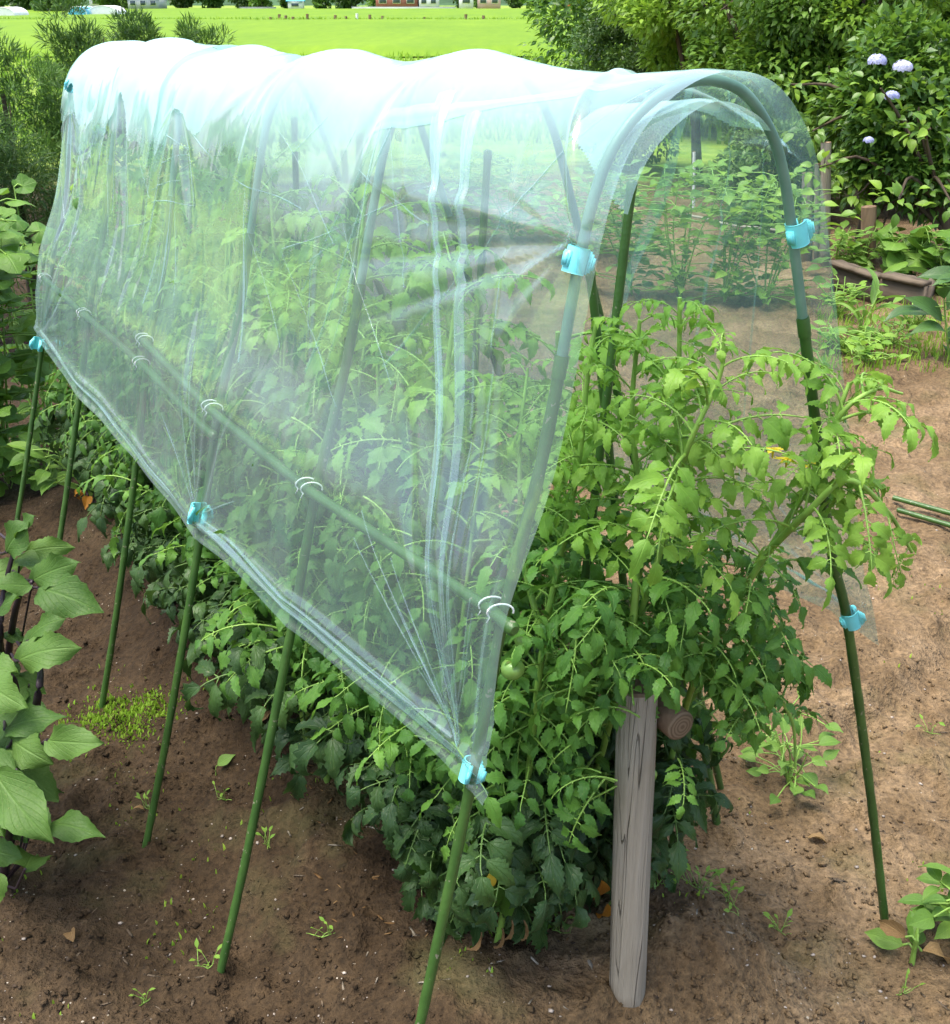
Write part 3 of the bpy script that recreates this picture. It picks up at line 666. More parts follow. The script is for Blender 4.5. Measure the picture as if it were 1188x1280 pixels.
part('sheet', np_mesh('film_sheet', V, Fq, 'clear_film', U), None, film)
# doubled folds standing off the sheet
def film_pt(a, s_):
    a = min(max(a, FA[0] + 0.001), FA[-1] - 0.001); x = np.interp(a, FA, np.arange(len(FA))); y = np.clip(s_ / 2.06 * 299, 0, 298.999); i, j = min(int(x), len(FA) - 2), int(y); fx, fy = x - i, y - j
    return (FG[i, j] * (1 - fx) + FG[i + 1, j] * fx) * (1 - fy) + (FG[i, j + 1] * (1 - fx) + FG[i + 1, j + 1] * fx) * fy
def pleat(a0, s0, a1, s1, w0, w1, lift, wob=0.0, n=60, inside=False):
    V = []; U = []; m = 9; L = math.hypot(a1 - a0, s1 - s0); pa, ps = (s1 - s0) / L, -(a1 - a0) / L; ph = a0 * 37 + s0 * 11
    for k in range(n + 1):
        t = k / n; w_ = w0 + (w1 - w0) * t; w_ *= (1 + 0.25 * math.sin(t * 11 + ph)); e = math.sin(PI * min(1, max(0.02, t * 0.93 + 0.05))) ** 0.5
        a = a0 + (a1 - a0) * t + wob * math.sin(t * 5 + ph); q = s0 + (s1 - s0) * t + wob * math.cos(t * 4 + ph)
        a = min(max(a, FA[0] + 0.02), FA[-1] - 0.02); q = max(q, 0.012)
        nrm = np.cross(film_pt(a + 0.01, q) - film_pt(a - 0.01, q), film_pt(a, q + 0.01) - film_pt(a, q - 0.01)); nrm /= np.linalg.norm(nrm)
        if nrm @ (film_pt(a, q) - T(a, -0.66, 0.9)) < 0: nrm = -nrm
        for i in range(m):
            f = i / (m - 1) * 2 - 1; d = f * w_; hgt = (0.0012 + lift * w_ * (1 - f * f) ** 0.6 * (1 + 0.5 * math.sin(f * 5 + t * 3))) * e
            V.append(film_pt(a + pa * d, q + ps * d) + nrm * (hgt if not inside else -hgt)); U.append((a + d, q))
    part('loose_fold', np_mesh('pleat', V, np.array([(k * m + i, (k + 1) * m + i, (k + 1) * m + i + 1, k * m + i + 1) for k in range(n) for i in range(m - 1)]), 'clear_film', U), None, film)
pleat(0.025, 0.07, 0.33, 0.90, 0.003, 0.016, 0.45); pleat(0.05, 0.07, 0.42, 0.92, 0.003, 0.013, 0.45); pleat(0.035, 0.07, 0.375, 0.80, 0.0012, 0.002, 1.0)
pleat(0.03, 1.0, 0.56, 0.84, 0.006, 0.016, 0.12); pleat(0.0, 0.97, 0.40, 0.50, 0.0012, 0.002, 0.6)
pleat(0.99, 0.035, 0.02, 0.04, 0.006, 0.009, 1.0, 0.004); pleat(0.97, 0.05, 0.04, 0.055, 0.002, 0.003, 1.4, 0.003); pleat(2.70, 0.04, 1.02, 0.035, 0.004, 0.006, 1.0, 0.006)
pleat(0.04, 1.12, 0.34, 1.72, 0.0012, 0.003, 0.8); pleat(0.10, 1.10, 0.52, 1.62, 0.006, 0.016, 0.2); pleat(0.03, 1.2, 0.22, 1.85, 0.0012, 0.002, 0.8)
for k_ in range(12):
    q_ = random.Random(700 + k_); i_ = q_.randint(1, 5); a_ = AL[i_] + q_.uniform(-0.04, 0.04); s_ = q_.uniform(0.55, 0.9); pleat(a_, s_, a_ + q_.uniform(-0.22, 0.22), s_ - q_.uniform(0.12, 0.5), 0.001, q_.uniform(0.0015, 0.004), q_.uniform(0.4, 0.9), n=24)
for k_ in range(16):
    q_ = random.Random(760 + k_); ca_ = q_.choice((0.02, 0.02, 1.0, 2.70)); an_ = q_.uniform(-1.2, 1.2); L_ = q_.uniform(0.1, 0.4); sg_ = 1 if ca_ < 0.5 else -1 if ca_ > 2 else q_.choice((-1, 1)); pleat(ca_, 0.05, ca_ + sg_ * abs(math.sin(an_)) * L_, 0.05 + math.cos(an_) * L_, 0.0008, 0.0018, 0.6, n=20)
for k_ in range(22):
    q_ = random.Random(820 + k_); a_ = q_.uniform(0.1, 2.6); s_ = q_.uniform(0.55, 0.86); d_ = q_.choice((-1, 1)) * q_.uniform(0.1, 0.35); pleat(a_, s_, a_ + d_, s_ - q_.uniform(0.02, 0.22), 0.0006, 0.0014, 0.5, n=20)
# loose folded layers on the crown at the back and curled in at the mouth
def crumple(amp, seed):
    def f(D, dA, Aa, S):
        return D + amp * fbm(Aa * 6, S * 6, 2, seed) + amp * 0.6 * np.abs(fbm(Aa * 9, S * 3, 2, seed + 9)), dA + 0.03 * fbm(Aa * 4, S * 5, 2, seed + 4)
    return f
def flap(a0, a1, lo, hi, off, seed, amp):
    al = np.arange(a0, a1, 0.009); V, Fq, U = film_sheet(al, 160, off, seed, 0.30, 0.66, crumple(amp, seed), False)
    na, ns = len(al), 160; sv = np.linspace(0.30, 0.66, ns)
    l = np.array([lo(a) for a in al]); h = np.array([hi(a) for a in al])
    ok = (sv[None] > l[:, None]) & (sv[None] < h[:, None])
    k = ok.reshape(-1)[Fq].all(1); Fq = Fq[k]; used = np.unique(Fq); mp = np.zeros(len(V), int); mp[used] = np.arange(len(used))
    part('loose_fold', np_mesh('loose_fold', V[used], mp[Fq], 'clear_film', U[used]), None, film)
flap(1.35, 2.80, lambda a: 0.425 - 0.055 * abs(math.sin((a - 1.35) * 4.1)) - 0.035 * (a > 2.4) - 0.02 * math.sin(a * 23), lambda a: 0.56 + 0.03 * math.sin(a * 9), 0.019, 51, 0.022)
flap(1.75, 2.79, lambda a: 0.40 - 0.06 * abs(math.sin((a - 1.5) * 5.3)) + 0.01 * math.sin(a * 31), lambda a: 0.55 + 0.02 * math.sin(a * 11), 0.027, 57, 0.03)
flap(-0.05, 0.16, lambda a: 0.395 + 0.05 * (a + 0.05) / 0.2, lambda a: 0.56 - 0.3 * max(0, a - 0.02), -0.022, 61, 0.04)

def make_clip():
    """C-shaped clip, axis +Y, opening towards +Z, 32 mm long"""
    out = {}
    mb = MB(); n = 20; th = np.linspace(-2.35, 2.35, n); r0, r1 = 0.0135, 0.0168
    def prof(rad): return np.stack([np.sin(th) * rad, -np.cos(th) * rad], 1)
    pi, po = prof(r0), prof(r1); L = np.array([-0.017, -0.0155, 0.0155, 0.017]); sh = [0.9, 1, 1, 0.9]
    ring = np.vstack([pi, po[::-1]]); m = len(ring); mid = ring.mean(0); V = []
    for l, s in zip(L, sh):
        for p in ring: V.append((p[0], l, p[1] * (1 if s == 1 else 0.97)))
    q = [(k * m + i, k * m + (i + 1) % m, (k + 1) * m + (i + 1) % m, (k + 1) * m + i) for k in range(3) for i in range(m)]
    for k, fl in ((0, 1), (3, 0)):
        for i in range(n - 1):
            f = (k * m + i, k * m + i + 1, k * m + m - 2 - i, k * m + m - 1 - i); q.append(f if fl else f[::-1])
    mb.add(V, q); out['shell'] = mb.mesh('shell', ['clip_plastic'], False)
    def wing(s):
        mb = MB(); x0, z0 = math.sin(2.35) * 0.015 * s, -math.cos(2.35) * 0.015
        for k, (dx, dz, ln) in enumerate(((0.000, 0.003, 0.030), (0.002, 0.006, 0.024), (0.004, 0.009, 0.016))): mb.box((x0 + s * dx, 0, z0 + dz), (0.0065, ln, 0.0035))
        return mb.mesh('grip_wing', ['clip_plastic'], False)
    out['w1'], out['w2'] = wing(1), wing(-1)
    mb = MB()
    mb.box((0, 0, -0.0172), (0.013, 0.020, 0.005)); mb.box((0, 0, -0.0205), (0.009, 0.014, 0.004))
    out['rib'] = mb.mesh('grip_rib', ['clip_plastic'], False); return out
CLIP = make_clip()
def clip(px, py, i, side, label, zo=None, yaw=0.0, back=0.55):
    P = PROF[i]; m = len(P) // 2; p = pt(px, py, AL[i]); z = p[2]
    c = film_c(AL[i], z)[0 if side < 0 else 1]
    pos = T(AL[i], c + side * 0.004, z); up = T(AL[i], film_c(AL[i], min(1.6, z + 0.05))[0 if side < 0 else 1], min(1.6, z + 0.05)) - pos
    outw = C * side * 0.75 - A * back
    o = thing('film_clip', label, 'clip', pos, 'blue film clips on the hoops')
    o.rotation_mode = 'QUATERNION'
    y = Vector(up).normalized(); x = y.cross(-Vector(outw)).normalized(); zz = x.cross(y)
    zz = -zz; x = y.cross(zz)
    o.rotation_quaternion = Matrix((x, y, zz)).transposed().to_quaternion() @ Matrix.Rotation(yaw, 3, 'Y').to_quaternion()
    k_ = 0.92 + 0.12 * min(2, i); o.scale = (0.92 * k_, 1.05 * k_, 0.95 * k_); o.location = pos + outw * (0.004 + 0.006 * min(i, 2))
    for nm, me in (('shell', CLIP['shell']), ('grip_wing', CLIP['w1']), ('grip_wing', CLIP['w2']), ('grip_rib', CLIP['rib'])): link(nm, me, o)
clip(593, 960, 0, -1, 'bright blue clip at the front lower left corner of the film', yaw=0.9)
clip(724, 324, 0, -1, 'bright blue clip high on the left leg of the front hoop', yaw=2.6)
clip(993, 291, 0, 1, 'bright blue clip high on the right leg of the front hoop', yaw=0.9)
clip(1060, 773, 0, 1, 'bright blue clip low on the right leg of the front hoop', yaw=0.5)
clip(252, 640, 2, -1, 'bright blue clip halfway along the left lower film edge', yaw=0.6)
clip(42, 430, 5, -1, 'small blue clip at the rear lower left corner of the film', yaw=0.4)
clip(88, 108, 5, -1, 'small blue clip at the rear top left corner of the film', yaw=0.4)

# stakes in the row
def stake(p0, p1, r, label, grp='stakes among the tomatoes'):
    p0 = np.array(p0, float); p1 = np.array(p1, float); n = 26; P = np.linspace(p0, p1, n)
    t = thing('plant_stake', label, 'stake', p0, grp); mb = MB(); mb.tube(P, r * (1 + 0.04 * np.sin(np.arange(n) * 2.3)), 10); part('rod', mb, ['pole_green'], t)
    d = (p1 - p0) / np.linalg.norm(p1 - p0); mb = MB(); mb.tube(np.array([p1 - d * 0.01, p1 + d * 0.004, p1 + d * 0.007]), [r * 1.12, r * 1.12, r * 0.7], 10); part('end_cap', mb, ['pole_green'], t)
def stake_px(px, py, a, cb, label, ab=None):
    top = pt(px, py, a); b = T(a if ab is None else ab, cb, 0); b[2] = gz(b[0], b[1]) - 0.1; stake(b, top, 0.0072, label)
stake_px(790, 232, 0.22, -0.70, 'green stake standing clear of the leaves in the tunnel mouth')
stake_px(738, 338, 0.30, -0.36, 'dark green stake leaning across the one in the tunnel mouth')
stake_px(610, 192, 0.75, -0.62, 'green stake under the film between second and third hoop')
stake_px(450, 170, 1.0, -0.80, 'green stake under the film beside the third hoop')
stake_px(368, 150, 1.45, -0.70, 'green stake under the film just before the fourth hoop')
stake_px(430, 190, 1.30, -0.55, 'green stake under the film at the right of the row')
b = gp(905, 1040); b[2] -= 0.06; stake(b, pt(872, 880, ac(b)[0] + 0.02), 0.0095, 'short green stake in the soil right of the wooden post')

# ------------------------------------------------------------------ wooden post and log
def timber(P, r, mat, n=18, seed=1, ring=False):
    mb = MB(); P = np.asarray(P, float); mb.tube(P, r, n, 0, False)
    V = mb.v[0]; k = len(P); rs = np.random.RandomState(seed); prof = rs.uniform(-1, 1, n); prof = (prof + np.roll(prof, 1)) / 2
    for i in range(k):
        seg = slice(i * n, (i + 1) * n); V[seg] = P[i] + (V[seg] - P[i]) * (1 + 0.06 * prof + 0.012 * rs.uniform(-1, 1, n))[:, None]
    return mb, V[-n:], V[:n]
pb = gp(783, 1280, 0.03); pb[2] = gz(pb[0], pb[1]) - 0.12
ptop = pt(797, 858, ac(pb)[0] + 0.0)
POST_A = ac(pb)[0]
post = thing('wooden_post', 'weathered grey wooden post in front of the tomato plants', 'post', (pb[0], pb[1], pb[2]))
mb, top, bot = timber(resample(np.array([pb, ptop]), 18), np.full(18, 0.0325), 'wood_grey', 20, 3); part('shaft', mb, ['wood_grey'], post)
mb = MB(); ctr = top.mean(0); n = len(top); up = np.array([0, 0, 0.004]); V = np.vstack([top, ctr + (top - ctr) * 0.86 + up, [ctr + up]])
mb.add(V, [(i, (i + 1) % n, n + (i + 1) % n, n + i) for i in range(n)]); mb.add(V, [(n + i, n + (i + 1) % n, 2 * n) for i in range(n)]); part('cut_top', mb, ['wood_brown'], post)
def log_mat():
    m, N, out = newmat('log_end')
    ob = N.add('ShaderNodeTexCoord').outputs['Object']
    wv = N.add('ShaderNodeTexWave'); wv.wave_type = 'RINGS'; wv.rings_direction = 'SPHERICAL'; wv.inputs['Scale'].default_value = 60; wv.inputs['Distortion'].default_value = 1.5; N.lk(ob, wv.inputs['Vector'])
    c = N.ramp(wv.outputs[1], [(0.2, (0.13, 0.09, 0.055)), (0.8, (0.20, 0.145, 0.095))]); N.lk(principled(N, c, 0.85, 0.2), out.inputs[0])
log_mat()
le = pt(851, 907, POST_A - 0.035); la, lc = ac(le)
log = thing('cross_log', 'round brown log lying along the row beside the wooden post', 'log', le)
lp = resample(np.array([le, T(2.6, -0.57, le[2] + 0.03)]), 30); mb, e1, e0 = timber(lp, 0.026 + 0.001 * np.sin(np.arange(30) * 1.3), 'wood_brown', 16, 8); part('trunk_body', mb, ['wood_brown'], log)
mb = MB(); n = len(e0); V = np.vstack([e0, le - A * 0.004 + (e0 - le) * 0.8, [le - A * 0.005]]) - le
mb.add(V, [((i + 1) % n, i, n + i, n + (i + 1) % n) for i in range(n)]); mb.add(V, [(n + (i + 1) % n, n + i, 2 * n) for i in range(n)]); link('end_face', mb.mesh('end_face', ['log_end']), log)

# ------------------------------------------------------------------ tomato plants
def proj(P):
    q = np.asarray(P) - CAM; d = q[1] * math.cos(PITCH) - q[2] * math.sin(PITCH); u = q[1] * math.sin(PITCH) + q[2] * math.cos(PITCH)
    return CX + F * q[0] / d, CY - F * u / d
SKX = [60, 90, 130, 200, 240, 300, 380, 440, 500, 560, 740, 790, 830, 870, 900, 960, 1030, 1100, 1160, 1175]
SKY = [560, 600, 690, 750, 850, 900, 935, 1020, 1130, 1168, 1178, 1120, 1070, 1050, 950, 935, 860, 775, 745, 300]
def grows(p, fw, sz, drop=0.25):
    fw = np.asarray(fw, float); fw = fw / np.linalg.norm(fw)
    for t in (0.45, 0.75, 1.0):
        q = np.asarray(p) + fw * sz * t - np.array([0, 0, drop * sz * t * t]); x, y = proj(q)
        if y > np.interp(x, SKX, SKY) or q[2] < 0.06: return False
        if 735 < x < 845 and y > 885 and ac(q)[0] < POST_A + 0.06: return False
        if 795 < x < 900 and 845 < y < 965 and ac(q)[0] < POST_A + 0.14: return False
        a_, c_ = ac(q)
        if q[2] > 0.66 and a_ > -0.02:
            cl, cr = film_c(max(0, a_), min(q[2], 1.6))
            if c_ < cl + 0.012 or (c_ > cr - 0.012 and a_ > 0.05): return False
    return True
def dress(par, P, spacing, size, r, start=0.1, ages=None, limit=True, bias=None, rise=0.45, maxn=400, ph0=None):
    P = resample(np.asarray(P, float), 80); d = np.concatenate([[0], np.cumsum(np.linalg.norm(np.diff(P, axis=0), axis=1))])
    L = d[-1]; s = start * L; az = r.random() * 6.28 if ph0 is None else ph0; n = 0
    while s < L and n < maxn:
        p = np.array([np.interp(s, d, P[:, k]) for k in range(3)]); f = s / L
        tn = np.array([np.interp(min(L, s + 0.03), d, P[:, k]) for k in range(3)]) - p; tn /= np.linalg.norm(tn) + 1e-9
        az += 2.4 + r.uniform(-.5, .5)
        h = np.array([math.cos(az), math.sin(az), 0.0]); h = h - tn * (h @ tn); h /= np.linalg.norm(h) + 1e-9
        fw = h + tn * r.uniform(0.1, rise + 0.3)
        if bias is not None: fw = fw + np.array(bias) * r.uniform(0.2, 1.0)
        sz = size(f) * r.uniform(0.8, 1.2)
        fw /= np.linalg.norm(fw)
        a_, c_ = ac(p); z = p[2]
        if limit and z > 0.62 and -0.02 < a_:
            cl, cr = film_c(max(0, a_), min(z, 1.58)); cl += 0.035; cr -= 0.035
            dc = float(fw @ C); da = float(fw @ A)
            room = (cr - c_) if dc > 0 else (c_ - cl)
            room = max(0.02, room)
            if abs(dc) * sz * 0.85 > room:
                ndc = room / (sz * 0.85) * np.sign(dc); fw = fw - C * dc + C * ndc
                rem = math.sqrt(max(0.05, 1 - ndc ** 2 - min(0.8, fw[2] ** 2))); fw = fw - A * da + A * (rem if da >= 0 else -rem); fw /= np.linalg.norm(fw)
            if a_ < 0.2 and da < 0 and r.random() < 0.2: fw = fw - A * 0.3
        age = ages(z, f) if ages else f
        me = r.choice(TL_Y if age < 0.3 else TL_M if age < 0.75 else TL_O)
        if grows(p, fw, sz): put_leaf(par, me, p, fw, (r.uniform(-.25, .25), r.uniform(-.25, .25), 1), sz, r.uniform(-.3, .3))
        s += spacing * r.uniform(0.7, 1.35); n += 1
def stem_mesh(par, paths, r0=0.008):
    mb = MB()
    for P, ra, rb in paths: mb.tube(P, np.linspace(ra, rb, len(P)), 7, 0, True)
    part('stem', mb, ['stem_green'], par)
def fruit(par, p, r, mat='fruit_green'):
    mb = MB(); n = 14; V = []; 
    for i in range(9):
        ph = PI * i / 8
        for j in range(n):
            t = 2 * PI * j / n; rr = math.sin(ph) * (1 + 0.03 * math.cos(5 * t)); V.append((rr * math.cos(t) * r, rr * math.sin(t) * r, (math.cos(ph) * 0.88 - 0.12 * math.exp(-(ph / 0.4) ** 2)) * r))
    q = [(i * n + j, (i + 1) * n + j, (i + 1) * n + (j + 1) % n, i * n + (j + 1) % n) for i in range(8) for j in range(n)]
    mb.add(np.array(V) + p, q); f = part('fruit', mb, [mat], par)
    mb = MB()
    for k in range(5):
        t = k * 1.257; d = np.array([math.cos(t), math.sin(t), 0]); Vv, Fq, U = leaf_np(r * 0.9, r * 0.3, 4, 2, droop=0.8, rise=0.3); mb.add(xform(Vv, frame(p + np.array([0, 0, r * 0.78]), d, (0, 0, 1))), Fq, U)
    mb.tube(np.array([p + [0, 0, r * .75], p + [0, 0.004, r * 1.1], p + [0.006, 0.01, r * 1.7]]), 0.0022, 5, 1)
    part('calyx', mb, ['tomato_leaf', 'stem_green'], f)
def flower(par, p, s=0.022):
    mb = MB()
    for k in range(6):
        t = k * 1.047; d = np.array([math.cos(t), math.sin(t) * 0.6, -0.5]); Vv, Fq, U = leaf_np(s, s * 0.35, 4, 2, droop=-0.7); mb.add(xform(Vv, frame(p, d, (0, 0, 1))), Fq, U)
    mb.tube(np.array([p, p + [0, 0, -s * 0.7]]), [0.003, 0.001], 5); part('flower', mb, ['petal_yellow'], par)
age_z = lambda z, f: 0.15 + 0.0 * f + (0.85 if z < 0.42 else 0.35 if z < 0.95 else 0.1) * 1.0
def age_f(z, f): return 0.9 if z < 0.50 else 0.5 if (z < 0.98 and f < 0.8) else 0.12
# front group: shoots drawn as paths (picture x, y, distance along the tunnel)
def front(label, base, shoots, seed, sizes=0.26, sp=0.05):
    r = random.Random(seed); b = np.array(T(base[0], base[1], 0)); b[2] = gz(b[0], b[1]) - 0.01
    t = thing('tomato_plant', label, 'tomato plant', b, 'tomato plants in the row'); paths = []
    for k, (pts, ra, s0) in enumerate(shoots):
        P = [b if k == 0 or pts[0] is None else pt(*pts[0])] + [pt(*q) for q in pts[1:]]
        P = smooth_path(P, 40); paths.append((P, ra, ra * 0.4))
        dress(t, P, sp, lambda f: sizes * (1.0 if f < 0.6 else 1.0 - 1.2 * (f - 0.6)), r, s0, age_f, True, bias=-A * 0.12)
    stem_mesh(t, paths); return t, r
t1, r1 = front('tomato plant filling the tunnel mouth behind the wooden post', (0.32, -0.62), [
    ([None, (735, 1000, 0.24), (790, 800, 0.10), (838, 640, 0.02), (848, 480, 0.02), (850, 372, 0.02)], 0.0072, 0.10),
    ([(790, 800, 0.05), (800, 640, 0.08), (790, 520, 0.10), (800, 400, 0.10)], 0.007, 0.15),
    ([(838, 640, 0.02), (860, 560, -0.06), (900, 470, -0.08), (905, 420, -0.08)], 0.005, 0.2)], 71, 0.16, 0.017)
t2, r2 = front('tomato plant at the right of the mouth with long shoots past the hoop', (0.26, -0.46), [
    ([None, (835, 960, 0.20), (880, 820, 0.08), (960, 690, -0.02), (1020, 590, -0.06), (1050, 510, -0.08), (1062, 478, -0.08)], 0.0072, 0.12),
    ([(960, 690, -0.02), (1010, 640, -0.10), (1060, 600, -0.14), (1110, 640, -0.14), (1140, 690, -0.14)], 0.006, 0.15),
    ([(1020, 590, -0.06), (1050, 520, -0.10), (1095, 487, -0.12), (1128, 492, -0.12)], 0.005, 0.25),
    ([(900, 820, 0.02), (960, 860, -0.04), (990, 900, -0.05), (995, 960, -0.05)], 0.005, 0.25)], 72, 0.16, 0.018)
t3, r3 = front('tomato plant at the left of the mouth just behind the front hoop leg', (0.24, -0.78), [
    ([None, (655, 1010, 0.20), (680, 800, 0.16), (720, 600, 0.14), (735, 470, 0.12), (745, 405, 0.12)], 0.007, 0.06),
    ([(680, 800, 0.16), (655, 700, 0.22), (650, 560, 0.28), (660, 460, 0.3)], 0.006, 0.1)], 73, 0.16, 0.018)
for p in ((968, 757, 0), ): pass
for q in ((967, 560, -0.05), (984, 572, -0.05), (1012, 578, -0.05)): flower(t2, pt(*q))
fruit(t3, pt(641, 836, 0.10), 0.019); fruit(t3, pt(655, 800, 0.2), 0.016); fruit(t1, pt(812, 968, 0.12), 0.014)
def low_leaves(par, spots, r, meshes, s0, s1, out):
    for p, d in spots:
        put_leaf(par, r.choice(meshes), p, d, (r.uniform(-.3, .3), r.uniform(-.3, .3), 1), r.uniform(s0, s1), r.uniform(-.5, .5))
# hanging lower foliage at the mouth
def skirt(par, n, a0, a1, c0, c1, z0, z1, seed, outc, outa, s0=0.17, s1=0.26, meshes=None):
    r = random.Random(seed)
    for k in range(n):
        a = r.uniform(a0, a1); c = r.uniform(c0, c1); z = z0 + (z1 - z0) * r.random() ** 0.8; p = T(a, c, z)
        d = C * outc * r.uniform(0.2, 1.0) + A * outa * r.uniform(0.0, 1.0) + C * r.uniform(-.5, .5) + A * r.uniform(-.5, .5) + np.array([0, 0, r.uniform(-0.3, 0.35)])
        sz = r.uniform(s0, s1)
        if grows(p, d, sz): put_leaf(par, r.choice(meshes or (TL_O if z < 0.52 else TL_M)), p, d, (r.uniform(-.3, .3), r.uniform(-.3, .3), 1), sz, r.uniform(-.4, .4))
skirt(t3, 95, 0.16, 0.50, -0.90, -0.66, 0.12, 0.66, 81, -0.8, -0.3, 0.13, 0.20)
skirt(t1, 90, 0.20, 0.40, -0.76, -0.46, 0.14, 0.72, 82, 0.0, -0.35, 0.13, 0.20)
skirt(t1, 80, 0.03, 0.14, -0.74, -0.40, 0.56, 0.95, 84, 0.0, -0.5, 0.12, 0.17)
skirt(t1, 110, POST_A - 0.07, POST_A + 0.02, -0.72, -0.46, 0.58, 0.84, 87, 0.0, -0.2, 0.10, 0.15, TL_M)
skirt(t2, 60, 0.12, 0.34, -0.50, -0.32, 0.20, 0.72, 83, 0.5, -0.4, 0.13, 0.20)
skirt(t2, 60, 0.13, 0.30, -0.60, -0.40, 0.12, 0.55, 85, 0.2, -0.2, 0.14, 0.21, TL_O)
skirt(t1, 90, 0.14, 0.30, -0.84, -0.58, 0.10, 0.50, 86, -0.2, -0.3, 0.14, 0.22, TL_O)
for k in range(22):
    a, c = RND.uniform(0.10, 0.38), RND.uniform(-0.98, -0.62); q_ = T(a, c, RND.uniform(0.16, 0.42))
    if grows(q_, (0, 0, -1), 0.12): put_leaf(t3, RND.choice(CURL), q_, -C * 0.6 + A * RND.uniform(-.8, .4) + np.array([0, 0, -0.5]), (0, 0, 1), RND.uniform(0.07, 0.11), RND.uniform(-1, 1))
put_leaf(t3, YEL[0], pt(612, 1092, 0.06), (0.02, 0, -1), -A, 0.055); put_leaf(t1, ORG[0], pt(752, 1100, 0.10), (0.1, -.2, -1), -A, 0.06); put_leaf(t1, ORG[1], pt(760, 1130, 0.10), (-0.1, -.2, -1), -A, 0.05)
for q in ((628, 1160), (640, 1150), (602, 1165), (655, 1150)): put_leaf(t3, DRY[0], pt(q[0], q[1], 0.14), (RND.uniform(-.5, .5), -.4, -1), -A, 0.05).scale.x *= 0.45
# rows under the film
k_l = 0
LROW = [0.50, 0.88, 1.27, 1.66, 2.05, 2.42, 2.68]; RROW = [0.42, 0.82, 1.22, 1.62, 2.02, 2.45]
for side, row, cb in (('left', LROW, -0.90), ('right', RROW, -0.46)):
    for k, a in enumerate(row):
        r = random.Random(900 + k + (50 if side == 'right' else 0))
        c = cb - (0.06 if side == 'left' and a > 0.6 else 0) + r.uniform(-.03, .03); b = T(a, c + (0.10 if side == 'left' else 0), 0); b[2] = gz(b[0], b[1]) - 0.01
        t = thing('tomato_plant', '%s tomato plant from the front under the film, %s row' % (ORD[k], side), 'tomato plant', b, 'tomato plants in the row')
        top = r.uniform(1.36, 1.50) if a > 0.6 else 1.34
        if side == 'right': top -= 0.10
        ct = -0.70 if side == 'left' else -0.58
        P = smooth_path([b, T(a + r.uniform(-.05, .05), c * 0.8 + ct * 0.2, 0.35), T(a + r.uniform(-.06, .06), c * 0.45 + ct * 0.55, 0.8), T(a + r.uniform(-.08, .08), ct - 0.05 * (a > 1), top)], 40)
        P2 = smooth_path([P[14], P[14] + A * 0.12 + np.array([0, 0, 0.2]), T(a + 0.17 + r.uniform(-.05, .05), (c + ct) / 2, top * 0.88)], 20)
        P3 = smooth_path([P[10], P[10] - A * 0.12 + np.array([0, 0, 0.2]), T(a - 0.17 + r.uniform(-.05, .05), (c + ct) / 2 + 0.04, top * 0.84)], 20)
        stem_mesh(t, [(P, 0.009, 0.004), (P2, 0.006, 0.003), (P3, 0.006, 0.003)])
        dress(t, P, 0.021, lambda f: 0.23 - 0.08 * max(0, f - 0.5), r, 0.06, age_f)
        dress(t, P2, 0.026, lambda f: 0.21 - 0.05 * f, r, 0.1, age_f); dress(t, P3, 0.026, lambda f: 0.21 - 0.05 * f, r, 0.1, age_f)
        if side == 'left': skirt(t, 60, a - 0.2, a + 0.2, -1.0 if a > 0.6 else -0.92, -0.80, 0.52, 1.20, 970 + k, -0.45, -0.3, 0.13, 0.19, TL_M)
        if side == 'left': skirt(t, 42, a - 0.2, a + 0.2, c - 0.06, c + 0.10, 0.12, 0.62, 950 + k, -0.8, -0.3, 0.13, 0.20)
        if k in (1, 2, 4) and side == 'left': fruit(t, T(a - 0.05, c - 0.02, r.uniform(0.75, 1.0)), 0.017)
    
# ------------------------------------------------------------------ aubergines at the left
EG = [(8, 690, 42, 655, 2.45, 52), (20, 672, 52, 648, 2.45, 30), (36, 690, 92, 690, 2.5, 34), (42, 725, 112, 715, 2.42, 50), (48, 735, 130, 776, 2.38, 60), (-6, 770, 28, 748, 2.35, 40),
      (34, 805, 74, 764, 2.32, 40), (24, 825, 102, 812, 2.28, 58), (-25, 832, 28, 850, 2.25, 42), (-25, 852, 40, 905, 2.2, 60), (6, 912, 84, 898, 2.2, 34), (16, 925, 60, 968, 2.18, 52),
      (60, 925, 131, 948, 2.15, 48), (-6, 965, 66, 1080, 2.05, 66), (60, 1030, 134, 1050, 2.12, 32), (-40, 1000, 10, 1060, 2.05, 60), (-60, 760, -10, 800, 2.4, 60), (-60, 880, -5, 930, 2.2, 60), (-50, 690, -2, 720, 2.45, 55),
      (-10, 1060, 20, 1085, 2.1, 40), (-30, 940, 15, 1000, 2.25, 60)]
